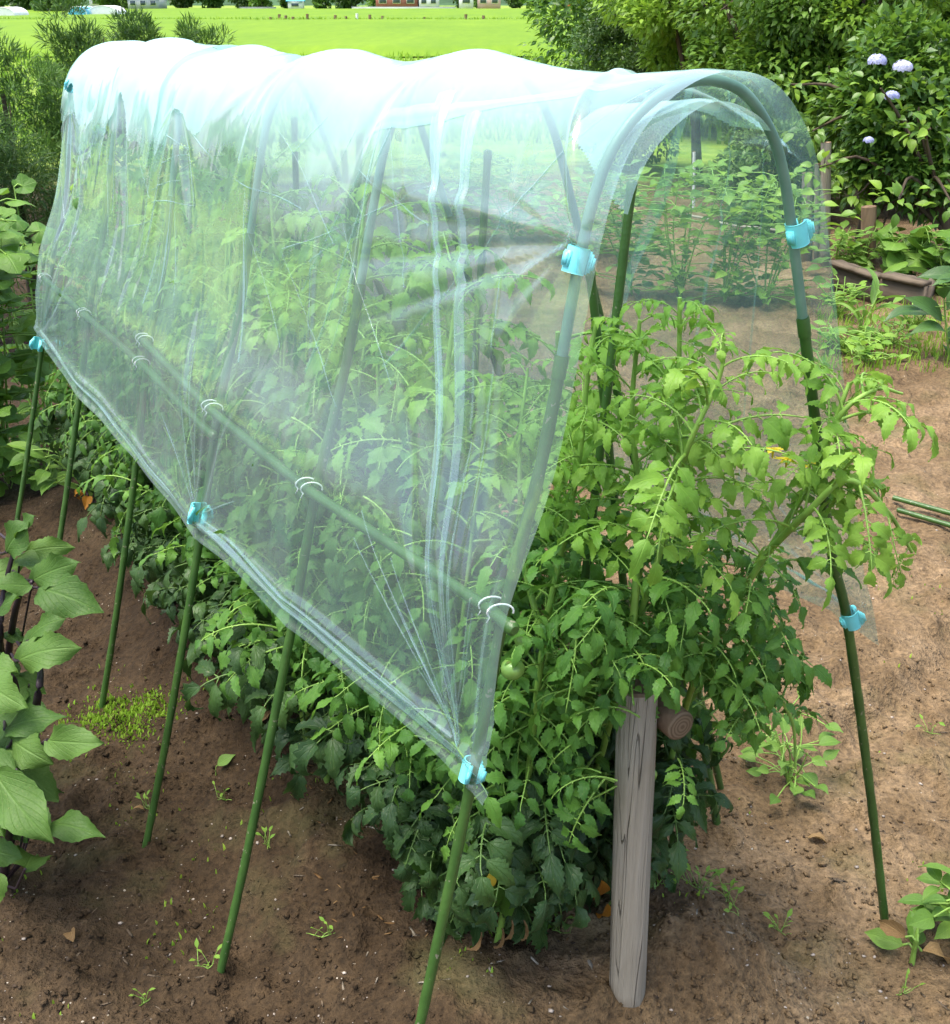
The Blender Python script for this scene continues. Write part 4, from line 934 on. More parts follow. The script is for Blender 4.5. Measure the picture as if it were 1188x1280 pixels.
def eggplant(label, base, idx, stems, seed):
    b = gp(*base); b[2] = gz(b[0], b[1]); t = thing('eggplant', label, 'eggplant', b, 'eggplants at the left edge'); r = random.Random(seed); mb = MB()
    for s in stems:
        P = smooth_path([b] + [pd(*q) for q in s], 18); mb.tube(P, np.linspace(0.010, 0.004, len(P)), 7)
    for i in idx:
        x0, y0, x1, y1, d, wd = EG[i]; p0 = pd(x0, y0, d); p1 = pd(x1, y1, d - 0.06); L = np.linalg.norm(p1 - p0)
        fw = (p1 - p0) / L + np.array([0, 0, 0.2]); up = np.array([0, 0, 1.0]) + np.array([r.uniform(-.2, .4), -0.75, 0])
        me = r.choice(EGG); o = put_leaf(t, me, p0, fw, up, L * 0.9, r.uniform(-.5, .5)); o.scale.x *= min(1.4, max(0.7, wd / 1450 * d / (L * 0.62) * 1.0))
        near = b + (p0 - b) * 0.72; near[2] = p0[2] - 0.04; mb.tube(smooth_path([near, (near + p0) / 2 + np.array([0, 0, -0.01]), p0], 8), 0.0032, 6)
    for k in range(24):
        p0 = pd(r.uniform(-70, 45), r.uniform(base[1] - 210, base[1] - 10), r.uniform(2.3, 2.6) if base[1] < 1000 else r.uniform(2.1, 2.45)); az = r.uniform(0, 6.28)
        if p0[2] > 0.06: put_leaf(t, r.choice(EGG), p0, (math.cos(az), math.sin(az), r.uniform(-.5, .3)), (r.uniform(-.4, .4), -0.4, 1), r.uniform(0.06, 0.12), r.uniform(-.4, .4)); mb.tube(np.array([p0, (p0 + b) / 2 + [0, 0, -0.03], b]), 0.0025, 5)
    part('stem', mb, ['stem_purple'], t)
eggplant('eggplant with broad leaves and purple stems, upper at left edge', (2, 900), [0, 1, 2, 3, 4, 5, 16, 18], [[(0, 800, 2.5), (5, 740, 2.48), (22, 672, 2.45)], [(20, 760, 2.45), (42, 725, 2.42)]], 31)
eggplant('eggplant in the middle of the left edge above the lowest one', (30, 990), [6, 7, 8, 9, 10, 17], [[(46, 880, 2.3), (50, 835, 2.3), (34, 800, 2.3)], [(20, 860, 2.25), (0, 850, 2.2)]], 32)
eggplant('lowest eggplant at the left edge with the largest drooping leaf', (5, 1110), [11, 12, 13, 14, 15, 19, 20], [[(15, 1010, 2.15), (16, 960, 2.18), (60, 925, 2.15)], [(8, 1020, 2.1), (-6, 965, 2.05)]], 33)

# ------------------------------------------------------------------ vines behind the left end
def leafy(name, cat, label, base, h, spread, n, meshes, s0, s1, seed, group=None, stem='stem_green', stems=3, upb=0.6, flat=0.35, zmin=0.1, rad=0.006):
    r = random.Random(seed); b = np.array(base, float); b[2] = gz(b[0], b[1]); t = thing(name, label, cat, b, group); mb = MB(); tips = []
    for k in range(stems):
        az = r.uniform(0, 6.28); e = b + np.array([math.cos(az) * spread * r.uniform(.2, .8), math.sin(az) * spread * r.uniform(.2, .8), h * r.uniform(0.75, 1.0)])
        P = smooth_path([b, (b + e) / 2 + np.array([r.uniform(-.1, .1) * spread, r.uniform(-.1, .1) * spread, 0.05 * h]), e], 16); mb.tube(P, np.linspace(rad, rad * 0.4, len(P)), 6); tips.append(P)
    for k in range(n):
        P = r.choice(tips); i = r.randint(int(zmin * 16), len(P) - 1); az = r.uniform(0, 6.28); d = np.array([math.cos(az), math.sin(az), r.uniform(-0.2, upb)])
        q = P[i] + d * spread * r.uniform(0.05, 0.6) * [1, 1, 0.3]; q[2] = max(q[2], b[2] + 0.03)
        mb.tube(np.array([P[i], (P[i] + q) / 2 + np.array([0, 0, min(0.01, rad * 2)]), q]), min(0.0022 + rad * 0.12, rad * 0.55), 4, 0, False)
        put_leaf(t, r.choice(meshes), q, d, (r.uniform(-flat, flat), r.uniform(-flat, flat) - 0.25, 1), r.uniform(s0, s1), r.uniform(-.4, .4))
    part('stem', mb, [stem], t); return t
for k, (px, py, h, n, lab) in enumerate(((-45, 640, 1.28, 75, 'tall leafy vine at the left edge of the picture'), (12, 610, 1.30, 85, 'tall leafy vine directly behind the last left pole'), (60, 560, 1.05, 60, 'leafy vine half hidden behind the back corner of the film'))):
    leafy('cucumber_vine', 'vine', lab, gp(px, py), h, 0.36, int(n * 1.7), VINE, 0.08, 0.145, 1200 + k, 'vines behind the left end', stems=6, upb=0.3, flat=0.5)
for k, (px, py, lab) in enumerate(((120, 655, 'low pale pepper plant behind the fourth left pole'), (175, 640, 'low leafy pepper plant right of the fourth left pole'), (70, 615, 'low leafy pepper plant between the two rear left poles'))):
    leafy('pepper_plant', 'plant', lab, gp(px, py), 0.24, 0.2, 34, BROAD, 0.07, 0.11, 1230 + k, 'low plants by the rear poles', stems=5)
o = leafy('withered_plant', 'plant', 'withered plant with orange leaves beside the rear left pole', gp(121, 668), 0.12, 0.04, 5, ORG, 0.05, 0.07, 1240, stems=2, stem='stem_purple')

# ------------------------------------------------------------------ conifers upper left
def crown_cloud(n, fn, size, seed, asp=0.5, droop=0.5, curl=0.25):
    """n leaves, 6 verts each; fn -> positions, outward directions"""
    r = np.random.RandomState(seed); P, O = fn(r, n); n = len(P)
    O = O + r.normal(0, 0.55, (n, 3)); O[:, 2] -= droop * r.uniform(0, 1, n); O /= np.linalg.norm(O, axis=1)[:, None]
    up = r.normal(0, 0.45, (n, 3)) + [0, 0, 1]; X = np.cross(O, up); X /= np.linalg.norm(X, axis=1)[:, None] + 1e-9; Zv = np.cross(X, O)
    s = size * r.uniform(0.65, 1.3, n)[:, None]; w = s * asp * 0.5
    V = np.stack([P, P + O * s * .4 + X * w + Zv * w * curl, P + O * s * .4, P + O * s * .4 - X * w + Zv * w * curl, P + O * s * 0.98 - Zv * s * 0.12], 1).reshape(-1, 3)
    b = np.arange(n)[:, None] * 5
    Fq = np.concatenate([b + np.array([[0, 1, 2]]), b + np.array([[0, 2, 3]]), b + np.array([[2, 1, 4]]), b + np.array([[2, 4, 3]])])
    U = np.tile(np.array([(0.5, 0), (0.9, .4), (0.5, .4), (0.1, .4), (0.5, 1)]), (n, 1)); return V, Fq, U
def clumps(center, rad, k, crad, seed, fill=0.35, low=-1.0):
    """points spread in k clumps on/in an ellipsoid"""
    r0 = np.random.RandomState(seed)
    d = r0.normal(0, 1, (k, 3)); d /= np.linalg.norm(d, axis=1)[:, None]; d[:, 2] = np.maximum(d[:, 2], low)
    cc = np.array(center) + d * np.array(rad) * r0.uniform(0.55, 1.0, k)[:, None]; cr = crad * r0.uniform(0.6, 1.3, k)
    def fn(r, n):
        i = r.randint(0, k, n); e = r.normal(0, 1, (n, 3)); e /= np.linalg.norm(e, axis=1)[:, None]
        P = cc[i] + e * (cr[i] * r.uniform(0.35, 1, n) ** 0.5)[:, None] * [1, 1, 0.75]
        inn = r.uniform(0, 1, n) < fill * 0.4; P[inn] = np.array(center) + (P[inn] - center) * r.uniform(0.5, 0.9, inn.sum())[:, None]
        return P, e * 0.8 + (P - center) / np.array(rad) * 0.5
    return fn
def tree(name, label, base, zc, rad, nleaf, size, mat, seed, cat='tree', group=None, k=26, crad=None, asp=0.5, trunk=0.06, droop=0.5, limbs=7):
    b = np.array(base, float); b[2] = gz(b[0], b[1]) - 0.02; ctr = np.array([b[0], b[1], zc]); r = random.Random(seed)
    t = thing(name, label, cat, b, group); mb = MB()
    P = smooth_path([b, b + np.array([r.uniform(-.1, .1) * rad[0], r.uniform(-.1, .1) * rad[0], (zc - b[2]) * 0.5]), ctr + [0, 0, rad[2] * 0.5]], 14); mb.tube(P, np.linspace(trunk, trunk * 0.3, len(P)), 9)
    for q in range(limbs):
        i = r.randint(4, 11); az = r.uniform(0, 6.28); e = ctr + np.array([math.cos(az) * rad[0] * 0.75, math.sin(az) * rad[1] * 0.75, r.uniform(-.5, .6) * rad[2]])
        mb.tube(smooth_path([P[i], (P[i] + e) / 2 + np.array([0, 0, 0.1 * rad[2]]), e], 8), np.linspace(trunk * 0.45, trunk * 0.1, 9)[:len(smooth_path([P[i], (P[i] + e) / 2, e], 8))], 6)
    part('trunk', mb, ['bark'], t)
    V, Fq, U = crown_cloud(nleaf, clumps(ctr, rad, k, crad or rad[0] * 0.42, seed), size, seed, asp, droop)
    part('crown', np_mesh('crown', V, Fq, mat, U, smooth=False), None, t); return t
def at_depth(px, dist): # ground point at picture x, dist metres ahead
    return np.array([(px - CX) / F * dist / math.cos(PITCH) * (1.0), dist, 0.0]) * [math.cos(PITCH) ** 2 * 1.0 / math.cos(PITCH) + 0.0, 1, 1]
def gx(px, dist, z=0.8):
    # world x such that a point at (x, dist, z) shows at picture column px
    dep = dist * math.cos(PITCH) + (CAMH - z) * math.sin(PITCH); return (px - CX) / F * dep
def TB(px, dist): return (gx(px, dist), dist, 0)
tree('conifer', 'dark needle conifer at the upper left edge', TB(20, 7.0), 0.95, (0.42, 0.42, 0.62), 22000, 0.06, 'needle_leaf', 61, group='conifers beyond the left end', k=70, crad=0.12, asp=0.11, trunk=0.04, droop=-0.5)
tree('conifer', 'conifer cut by the left edge behind the vines', TB(-70, 6.2), 0.9, (0.45, 0.45, 0.7), 14000, 0.06, 'needle_leaf', 62, group='conifers beyond the left end', k=60, crad=0.14, asp=0.11, trunk=0.04, droop=-0.5)
for k, (px, d, zt, lab) in enumerate(((112, 8.6, 1.66, 'needle conifer showing above the back left corner of the film'), (185, 9.2, 1.62, 'needle conifer behind the film, middle one of three'), (255, 9.8, 1.50, 'needle conifer behind the film, rightmost of three'))):
    tree('conifer', lab, TB(px, d), zt - 0.42, (0.28, 0.28, 0.55), 9000, 0.075, 'needle_leaf', 63 + k, group='conifers beyond the left end', k=40, crad=0.10, asp=0.10, trunk=0.035, droop=-0.9)

# ------------------------------------------------------------------ right background
tree('round_shrub', 'dark round shrub at the edge of the rice field', TB(792, 13.5), 0.98, (0.72, 0.72, 0.92), 22000, 0.055, 'shrub_leaf', 71, 'shrub', k=70, crad=0.2, trunk=0.05)
G = 'trees behind the garden on the right'
tree('broadleaf_tree', 'light green tree right of the round shrub with a dark trunk', TB(880, 12.2), 1.9, (0.85, 0.8, 1.2), 20000, 0.075, 'tree_leaf_light', 72, group=G, k=46, crad=0.3)
tree('broadleaf_tree', 'tall bright leafy tree behind the right hoop', TB(960, 11.0), 1.7, (0.75, 0.7, 1.35), 20000, 0.075, 'tree_leaf_mid', 73, group=G, k=46, crad=0.28)
tree('broadleaf_tree', 'bright green tree behind the two fence posts', TB(1040, 10.6), 1.75, (0.7, 0.6, 1.1), 18000, 0.075, 'tree_leaf_light', 74, group=G, k=42, crad=0.27)
tree('broadleaf_tree', 'tree at the top right corner under the red roof', TB(1150, 11.5), 1.45, (0.95, 0.8, 0.85), 20000, 0.08, 'tree_leaf_mid', 75, group=G, k=42, crad=0.32)
tree('broadleaf_tree', 'tree far behind the round shrub, partly hidden by it', TB(830, 18), 2.2, (1.6, 1.3, 2.0), 20000, 0.12, 'tree_leaf_mid', 76, group=G, k=46, crad=0.6)
tree('broadleaf_tree', 'broad tree closing the view behind the right trees', TB(1000, 17), 2.3, (2.0, 1.3, 2.2), 24000, 0.13, 'tree_leaf_mid', 77, group=G, k=50, crad=0.7)
tree('broadleaf_tree', 'tree beyond the right edge behind the dirt path', TB(1270, 13), 1.8, (1.3, 1.2, 1.6), 20000, 0.10, 'tree_leaf_mid', 78, group=G, k=50, crad=0.45)
tree('low_shrub', 'low dark shrub under the trees behind the fence posts', TB(985, 10.0), 0.40, (0.6, 0.4, 0.42), 12000, 0.06, 'shrub_leaf', 79, 'shrub', k=40, crad=0.2, trunk=0.03)
tree('low_shrub', 'bright low shrub by the dirt path at the right edge', TB(1165, 10.4), 0.42, (0.5, 0.3, 0.22), 9000, 0.06, 'tree_leaf_light', 80, 'shrub', k=30, crad=0.16, trunk=0.03)
# hydrangea with its own leaves
def bush_leaves(name, cat, label, base, ctr, rad, n, meshes, s0, s1, seed, trunk=0.03, lean=(0, 0)):
    r = random.Random(seed); b = np.array(base, float); b[2] = gz(b[0], b[1]) - 0.02; t = thing(name, label, cat, b); mb = MB(); ctr = np.array(ctr, float)
    P = smooth_path([b, b * 0.6 + ctr * 0.4, ctr], 12); mb.tube(P, np.linspace(trunk, trunk * 0.5, len(P)), 9)
    kc = [ctr + np.array([r.gauss(0, 1), r.gauss(0, 1), r.gauss(0, 1)]) * 0.52 * np.array(rad) for _ in range(16)]
    for c in kc: mb.tube(smooth_path([P[r.randint(5, 11)], (ctr + c) / 2, c], 8), np.linspace(trunk * 0.35, trunk * 0.12, 9), 6)
    for k in range(n):
        c = r.choice(kc); d = np.array([r.gauss(0, 1), r.gauss(0, 1), r.gauss(0, 0.7)]); d /= np.linalg.norm(d); p = c + d * np.array(rad) * 0.30 * r.uniform(0.2, 1.0)
        put_leaf(t, r.choice(meshes), p, d + [0, 0, r.uniform(-.5, .2)], (r.uniform(-.4, .4), r.uniform(-.4, .4) - 0.3, 1), r.uniform(s0, s1), r.uniform(-.5, .5))
    part('trunk', mb, ['bark'], t); return t
hb = TB(1088, 8.4)
hy = bush_leaves('hydrangea', 'shrub', 'hydrangea shrub with pale blue flower heads and a dark trunk', hb, (gx(1128, 8.4, 1.2), 8.5, 1.14), (0.56, 0.45, 0.42), 300, HYD, 0.065, 0.115, 91, 0.055)
V, Fq, U = crown_cloud(9000, clumps((gx(1130, 8.6, 1.1), 8.6, 1.1), (0.56, 0.42, 0.5), 50, 0.17, 5), 0.075, 5, 0.55, 0.5); tag(part('inner_leaves', np_mesh('inner_leaves', V, Fq, 'tree_leaf_mid', U, smooth=False), None, hy), kind='stuff')
def flower_head(par, c, r_, seed):
    rs = np.random.RandomState(seed); n = 90; d = rs.normal(0, 1, (n, 3)); d[:, 2] = np.abs(d[:, 2]) * 0.8 - 0.15; d[:, 1] -= 0.4; d /= np.linalg.norm(d, axis=1)[:, None]; mb = MB()
    for k in range(n):
        p = np.array(c) + d[k] * r_ * rs.uniform(0.85, 1.0) * [1, 1, 0.75]; M = frame(p, np.cross(d[k], rs.normal(0, 1, 3)), d[k], r_ * 0.30)
        for q in range(4):
            a = q * PI / 2; ca, sa = math.cos(a), math.sin(a); V = np.array([(0, 0, 0), (ca * .5 - sa * .35, sa * .5 + ca * .35, .08), (ca, sa, .04), (ca * .5 + sa * .35, sa * .5 - ca * .35, .08)]); mb.add(xform(V, M), [(0, 3, 2, 1)])
    part('flower_head', mb, ['petal_blue'], par)
for k, (px, py, d, rr) in enumerate(((1096, 77, 7.9, 0.062), (1128, 85, 7.9, 0.066), (1115, 121, 7.95, 0.05), (1086, 176, 8.0, 0.035))):
    p = pd(px, py, d * math.cos(PITCH) + 0.3); flower_head(hy, p, rr, 500 + k)
# spreading branches low on the right
ft_ = bush_leaves('fruit_tree', 'tree', 'spreading leafy tree with long bare branches over the dirt path', TB(1230, 8.0), (gx(1150, 8.2, 0.9), 8.1, 0.80), (0.60, 0.5, 0.45), 300, HYD, 0.065, 0.11, 92, 0.05)

V, Fq, U = crown_cloud(7000, clumps((gx(1165, 8.3, 0.9), 8.35, 0.82), (0.6, 0.4, 0.45), 44, 0.16, 15), 0.075, 15, 0.55, 0.5); tag(part('inner_leaves', np_mesh('inner_leaves', V, Fq, 'tree_leaf_mid', U, smooth=False), None, ft_), kind='stuff')
def fence_post(px, pyb, pyt, wpx, label, mat='wood_grey', lean=0.0):
    b = gp(px, pyb); dep = float((b - CAM) @ [0, math.cos(PITCH), -math.sin(PITCH)]); r = wpx / F * dep / 2
    d = ray(px, pyt); tt = b[1] / d[1]; top = CAM + d * tt; top[0] += lean
    b[2] = gz(b[0], b[1]) - 0.08; t = thing('fence_post', label, 'post', b, 'wooden posts under the trees')
    mb, tp, bt = timber(resample(np.array([b, top]), 12), np.full(12, r), mat, 12, px); part('shaft', mb, [mat], t)
    mb = MB(); c = tp.mean(0); n = len(tp); mb.add(np.vstack([tp, [c + [0, 0, 0.006]]]), [(i, (i + 1) % n, n) for i in range(n)]); part('cut_top', mb, ['wood_brown'], t)
fence_post(1033, 335, 178, 12, 'tall pale fence post left of the hydrangea')
fence_post(1010, 328, 216, 14, 'short thick grey post left of the tall pale post')
fence_post(1022, 330, 205, 7, 'thin grey post between the thick and the tall one')
fence_post(868, 262, 190, 4, 'thin whitish post seen through the film in the tunnel mouth', 'frame_white')
fence_post(1086, 345, 258, 18, 'dark short post under the hydrangea', 'wood_brown')
def rail(p0, p1, r, label, mat='wood_grey'):
    t = thing('fence_rail', label, 'rail', p0, 'rails by the posts'); mb = MB(); P = resample(np.array([p0, p1]), 10); P[:, 2] += 0.01 * np.sin(np.arange(10)); mb.tube(P, r, 8); part('pole', mb, [mat], t)
rail(gp(845, 268, 0.18), gp(985, 292, 0.18), 0.011, 'pale rail seen through the film behind the tunnel mouth', 'wood_grey')
rail(gp(1028, 305, 0.14), gp(1112, 315, 0.14), 0.014, 'thin dark rail between the tall post and the hydrangea', 'wood_brown')

# raised bed of planks
def plank(p0, p1, h, th, par, name='plank'):
    p0 = np.array(p0); p1 = np.array(p1); d = p1 - p0; L = np.linalg.norm(d); mb = MB(); nx = 8
    rs = np.random.RandomState(int(abs(p0[0] * 1000)) % 999); x = np.linspace(0, L, nx); w = rs.uniform(-.006, .006, (nx, 2)); V = []
    for i in range(nx):
        for (yy, zz) in ((-th / 2, 0), (th / 2, 0), (th / 2, h + w[i, 0]), (-th / 2, h + w[i, 1])): V.append((x[i], yy, zz))
    q = [(i * 4 + k, i * 4 + (k + 1) % 4, i * 4 + 4 + (k + 1) % 4, i * 4 + 4 + k) for i in range(nx - 1) for k in range(4)] + [(3, 2, 1, 0), ((nx - 1) * 4, (nx - 1) * 4 + 1, (nx - 1) * 4 + 2, (nx - 1) * 4 + 3)]
    mb.add(V, [f[::-1] for f in q]); o = link(name, mb.mesh(name, ['plank_wood'], False), par); o.location = Vector(p0) - par.location; o.rotation_euler = (0, 0, math.atan2(d[1], d[0]))
p0, p1, p2 = gp(1040, 366), gp(1094, 386), gp(1152, 398)
rb = thing('raised_bed', 'raised garden bed edged with old wooden planks', 'garden bed', p1)
plank(p0, p1, 0.18, 0.035, rb); plank(p1 + [0.02, 0, 0], p2, 0.19, 0.035, rb); plank(p0 + [0, 0, 0.185], p1 + [0, 0, 0.185], 0.028, 0.10, rb, 'cap_plank'); plank(p1 + [0.03, 0, 0.197], p2 + [0, 0, 0.197], 0.028, 0.10, rb, 'cap_plank'); plank(p2 + [0.02, 0.02, 0], gp(1170, 362), 0.19, 0.035, rb)
for k, (px, py, h, n, sp, ms, s0, s1, lab) in enumerate((
        (1132, 362, 0.40, 46, 0.34, PUMP, 0.12, 0.19, 'broad leaved squash plant over the right part of the raised bed'),
        (1180, 372, 0.40, 40, 0.30, PUMP, 0.12, 0.19, 'broad leaved squash plant at the right edge above the raised bed'),
        (1045, 348, 0.32, 50, 0.26, BROAD, 0.07, 0.12, 'light green leafy plant over the left part of the raised bed'),
        (1068, 350, 0.30, 34, 0.22, BROAD, 0.07, 0.12, 'light green leafy plant behind the raised bed'))):
    leafy('bed_plant', 'plant', lab, gp(px, py), h, sp, n, ms, s0, s1, 1300 + k, 'plants in the raised bed', stems=5)
leafy('dark_leaf_plant', 'plant', 'dark glossy long leaved plant at the right edge', gp(1184, 468), 0.46, 0.22, 24, DARKL, 0.18, 0.27, 1320, stems=4, upb=0.8)
leafy('corn_stubble', 'plant', 'bent drying plant with strap leaves in front of the raised bed', gp(1072, 440), 0.26, 0.10, 9, STRAP, 0.22, 0.34, 1321, stems=3, upb=0.5)
for k, (px, py, h, n, lab) in enumerate(((1045, 410, 0.22, 50, 'small leafy weed clump just right of the film edge'), (1055, 455, 0.13, 40, 'low weed clump on bare soil right of the film'), (1105, 450, 0.10, 36, 'low weed clump left of the dark glossy plant'), (1140, 425, 0.14, 30, 'weed clump below the raised bed corner'), (1080, 470, 0.07, 26, 'small weed clump at the edge of the bare soil'))):
    leafy('weed_clump', 'weed', lab, gp(px, py), h, 0.22, n, WEED + BROAD[:2], 0.05, 0.09, 1330 + k, 'weeds by the raised bed', stems=7)
def weedgrass(r, n):
    px = r.uniform(1020, 1230, n); py = r.uniform(395, 485, n); P = np.array([gp(a, b) for a, b in zip(px, py)]); P[:, 2] = ground_h(P[:, 0], P[:, 1]); k = vnoise(P[:, 0] * 2.2, P[:, 1] * 2.2, 77) > 0.45; return P[k]
grass_patch('weed_grass', 1500, weedgrass, 0.02, 0.07, 0.003, 'grass_blade', 'thin grass on the soil before the raised bed', 8)
for k, (px, py, lab) in enumerate(((790, 372, 'leafy bean plant seen through the film, leftmost of the row'), (850, 380, 'leafy bean plant seen through the film left of the thin white post'), (905, 385, 'leafy bean plant seen through the film, third in the row'), (955, 388, 'leafy bean plant seen through the film beside the right hoop leg'))):
    leafy('bean_plant', 'plant', lab, gp(px, py), 0.80, 0.42, 150, BROAD[:3] + HYD[:3], 0.07, 0.12, 1350 + k, 'plants seen through the far film', stems=6)
for k, (px, py, lab) in enumerate(((640, 300, 'low plant row seen through the film past the second hoop'), (560, 285, 'low plant seen through the film past the third hoop'), (720, 320, 'low leafy plant seen through the film left of the mouth'))):
    leafy('bean_plant', 'plant', lab, gp(px, py), 0.65, 0.5, 110, BROAD[:3] + HYD[:3], 0.08, 0.14, 1360 + k, 'plants seen through the far film', stems=6)
# spare poles on the soil
for k, (x0, y0, x1, y1, lab) in enumerate(((1112, 652, 1300, 706, 'upper of two green poles lying on the soil'), (1118, 664, 1300, 720, 'lower of two green poles lying on the soil'))):
    q0, q1 = gp(x0, y0), gp(x1, y1); q0[2] = gz(*q0[:2]) + 0.015; q1[2] = gz(*q1[:2]) + 0.015; zz = max(q0[2], q1[2]) + 0.005; q0[2] = zz; q1[2] = zz
    stake(q0, q1, 0.0095, lab, 'spare poles on the soil')
# plants low right
leafy('potato_plant', 'plant', 'leafy plant at the lower right edge with a withered stem', gp(1196, 1175), 0.17, 0.13, 60, BROAD, 0.04, 0.075, 1400, stems=8, rad=0.004)
leafy('withered_weed', 'plant', 'withered pale plant beside the leafy one at lower right', gp(1140, 1205), 0.09, 0.05, 6, DRY + BROAD[:1], 0.05, 0.08, 1401, stems=2)
leafy('side_shoot', 'plant', 'pale green trailing shoot on the soil right of the wooden post', gp(985, 985), 0.17, 0.16, 34, BROAD, 0.035, 0.06, 1402, stems=7, rad=0.003)
leafy('side_shoot', 'plant', 'small leafy sprig reaching out at the left of the row', gp(215, 745), 0.10, 0.05, 7, BROAD, 0.035, 0.05, 1403, stems=2)
leafy('fallen_leaf', 'leaf', 'single green leaf fallen on the soil by the second left pole', gp(272, 985), 0.02, 0.01, 1, BROAD, 0.05, 0.05, 1404, stems=1, rad=0.002)
WS = [(700, 1222, 6, 0.03, 'small bright weed between the front pole and wooden post'), (262, 1226, 6, 0.03, 'small weed at the foot of the second left pole'), (870, 1165, 16, 0.03, 'largest weed patch on soil right of the wooden post'), (905, 1182, 14, 0.028, 'weed next to the largest patch right of the post'), (975, 1168, 8, 0.03, 'small weed on bare soil in the lower right'),
      (833, 1115, 8, 0.03, 'small weed close by the wooden post at right'), (815, 1180, 8, 0.025, 'small weed at the foot of the wooden post'), (340, 1090, 6, 0.026, 'small weed right of the second left pole'), (285, 1020, 5, 0.024, 'tiny weed left of the second left pole'), (1125, 1245, 5, 0.025, 'tiny weed at the lower right edge'), (1165, 918, 5, 0.03, 'tiny weed on the soil at the right edge'), (190, 1015, 5, 0.022, 'tiny weed at the third left pole'), (405, 1210, 5, 0.022, 'tiny weed between the second pole and front pole'), (180, 1255, 4, 0.02, 'tiny weed near the bottom left')]
for k, (px, py, n, s, lab) in enumerate(WS):
    leafy('weed', 'weed', lab, gp(px, py), 0.012, 0.025 + 0.0025 * n, n, WEED, s * 0.4, s * 0.8, 1420 + k, 'small weeds on the soil', stems=3, rad=0.0012, upb=0.9)
def mossgrass(r, n):
    px = r.normal(160, 34, n); py = r.normal(902, 12, n); P = np.array([gp(a, b) for a, b in zip(px, py)]); P[:, 2] = ground_h(P[:, 0], P[:, 1]); return P
grass_patch('ground_weeds', 1300, mossgrass, 0.004, 0.014, 0.0030, 'grass_blade', 'small mat of grass at the foot of the fourth left pole', 12)
def tinyweeds(r, n):
    px = r.uniform(-40, 1230, n); py = r.uniform(680, 1300, n); P = np.array([gp(a, b) for a, b in zip(px, py)]); P[:, 2] = ground_h(P[:, 0], P[:, 1]); k = vnoise(P[:, 0] * 5, P[:, 1] * 5, 91) > 0.74; return P[k]
grass_patch('soil_sprouts', 2600, tinyweeds, 0.004, 0.014, 0.0025, 'grass_blade', 'tiny sprouts scattered on the soil', 13)
# debris on the soil
def debris(name, n, s0, s1, flat, mat, label, seed, box=(-60, 1240, 560, 1330), long=1.0):
    r = np.random.RandomState(seed); mb = MB(); ico = np.array([(0, 0, 1), (.9, 0, .2), (.28, .85, .2), (-.72, .53, .2), (-.72, -.53, .2), (.28, -.85, .2), (0, 0, -.8)], float)
    tris = np.array([(0, 1, 2), (0, 2, 3), (0, 3, 4), (0, 4, 5), (0, 5, 1), (6, 2, 1), (6, 3, 2), (6, 4, 3), (6, 5, 4), (6, 1, 5)])
    for k in range(n):
        p = gp(r.uniform(box[0], box[1]), r.uniform(box[2], box[3])); s = s0 * (s1 / s0) ** (r.uniform() ** 2.5); a = r.uniform(0, 6.28)
        V = ico * r.uniform(0.7, 1.2, (7, 1)) * [s * long, s * r.uniform(.6, 1), s * flat]; ca, sa = math.cos(a), math.sin(a); V = np.stack([V[:, 0] * ca - V[:, 1] * sa, V[:, 0] * sa + V[:, 1] * ca, V[:, 2]], 1)
        mb.add(V + [p[0], p[1], gz(p[0], p[1]) + s * flat * 0.3], tris)
    tag(link(name, mb.mesh(name, [mat], False)), label, kind='stuff')
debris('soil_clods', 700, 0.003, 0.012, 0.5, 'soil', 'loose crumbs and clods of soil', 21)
debris('pale_bits', 1500, 0.0012, 0.007, 0.5, 'pebble', 'small pale pebbles and shell bits on the soil', 22)
def crumbs(name, n, s0, s1, mat, label, seed):
    r = np.random.RandomState(seed); px = r.uniform(-60, 1250, n); py = 560 + 790 * r.uniform(0, 1, n) ** 0.8
    P = np.array([gp(a, b) for a, b in zip(px, py)]); k = vnoise(P[:, 0] * 2.6, P[:, 1] * 2.6, seed) + 0.3 * r.uniform(-1, 1, n) > 0.42; P = P[k]; n = len(P); P[:, 2] = ground_h(P[:, 0], P[:, 1])
    o = np.array([(1, 0, 0), (0, 1, 0), (-1, 0, 0), (0, -1, 0), (0, 0, 1), (0, 0, -1)], float); sz = s0 * (s1 / s0) ** (r.uniform(0, 1, n) ** 3)
    V = (o[None] * r.uniform(0.5, 1.2, (n, 6, 3)) + r.uniform(-.3, .3, (n, 6, 3))) * sz[:, None, None] * [1, 1, 0.7]; a = r.uniform(0, 6.28, n)[:, None]
    V = np.stack([V[..., 0] * np.cos(a) - V[..., 1] * np.sin(a), V[..., 0] * np.sin(a) + V[..., 1] * np.cos(a), V[..., 2]], -1) + P[:, None] + np.array([0, 0, 1]) * (sz * 0.25)[:, None, None]
    t = np.array([(0, 1, 4), (1, 2, 4), (2, 3, 4), (3, 0, 4), (1, 0, 5), (2, 1, 5), (3, 2, 5), (0, 3, 5)])
    tag(link(name, np_mesh(name, V.reshape(-1, 3), (np.arange(n)[:, None, None] * 6 + t[None]).reshape(-1, 3), mat, smooth=False)), label, kind='stuff')
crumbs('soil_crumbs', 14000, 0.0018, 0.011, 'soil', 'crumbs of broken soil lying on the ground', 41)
crumbs('dark_crumbs', 5000, 0.0015, 0.007, 'crumb_dark', 'dark moist crumbs of soil on the ground', 42)
debris('dry_litter', 130, 0.003, 0.009, 0.3, 'dry_leaf', 'dry litter of stems and leaf bits on the bank below the row', 27, (390, 720, 980, 1230), 4.0)
debris('straw_bits', 260, 0.003, 0.006, 0.35, 'wood_grey', 'short bits of straw and twig on the soil', 23, long=5.0)
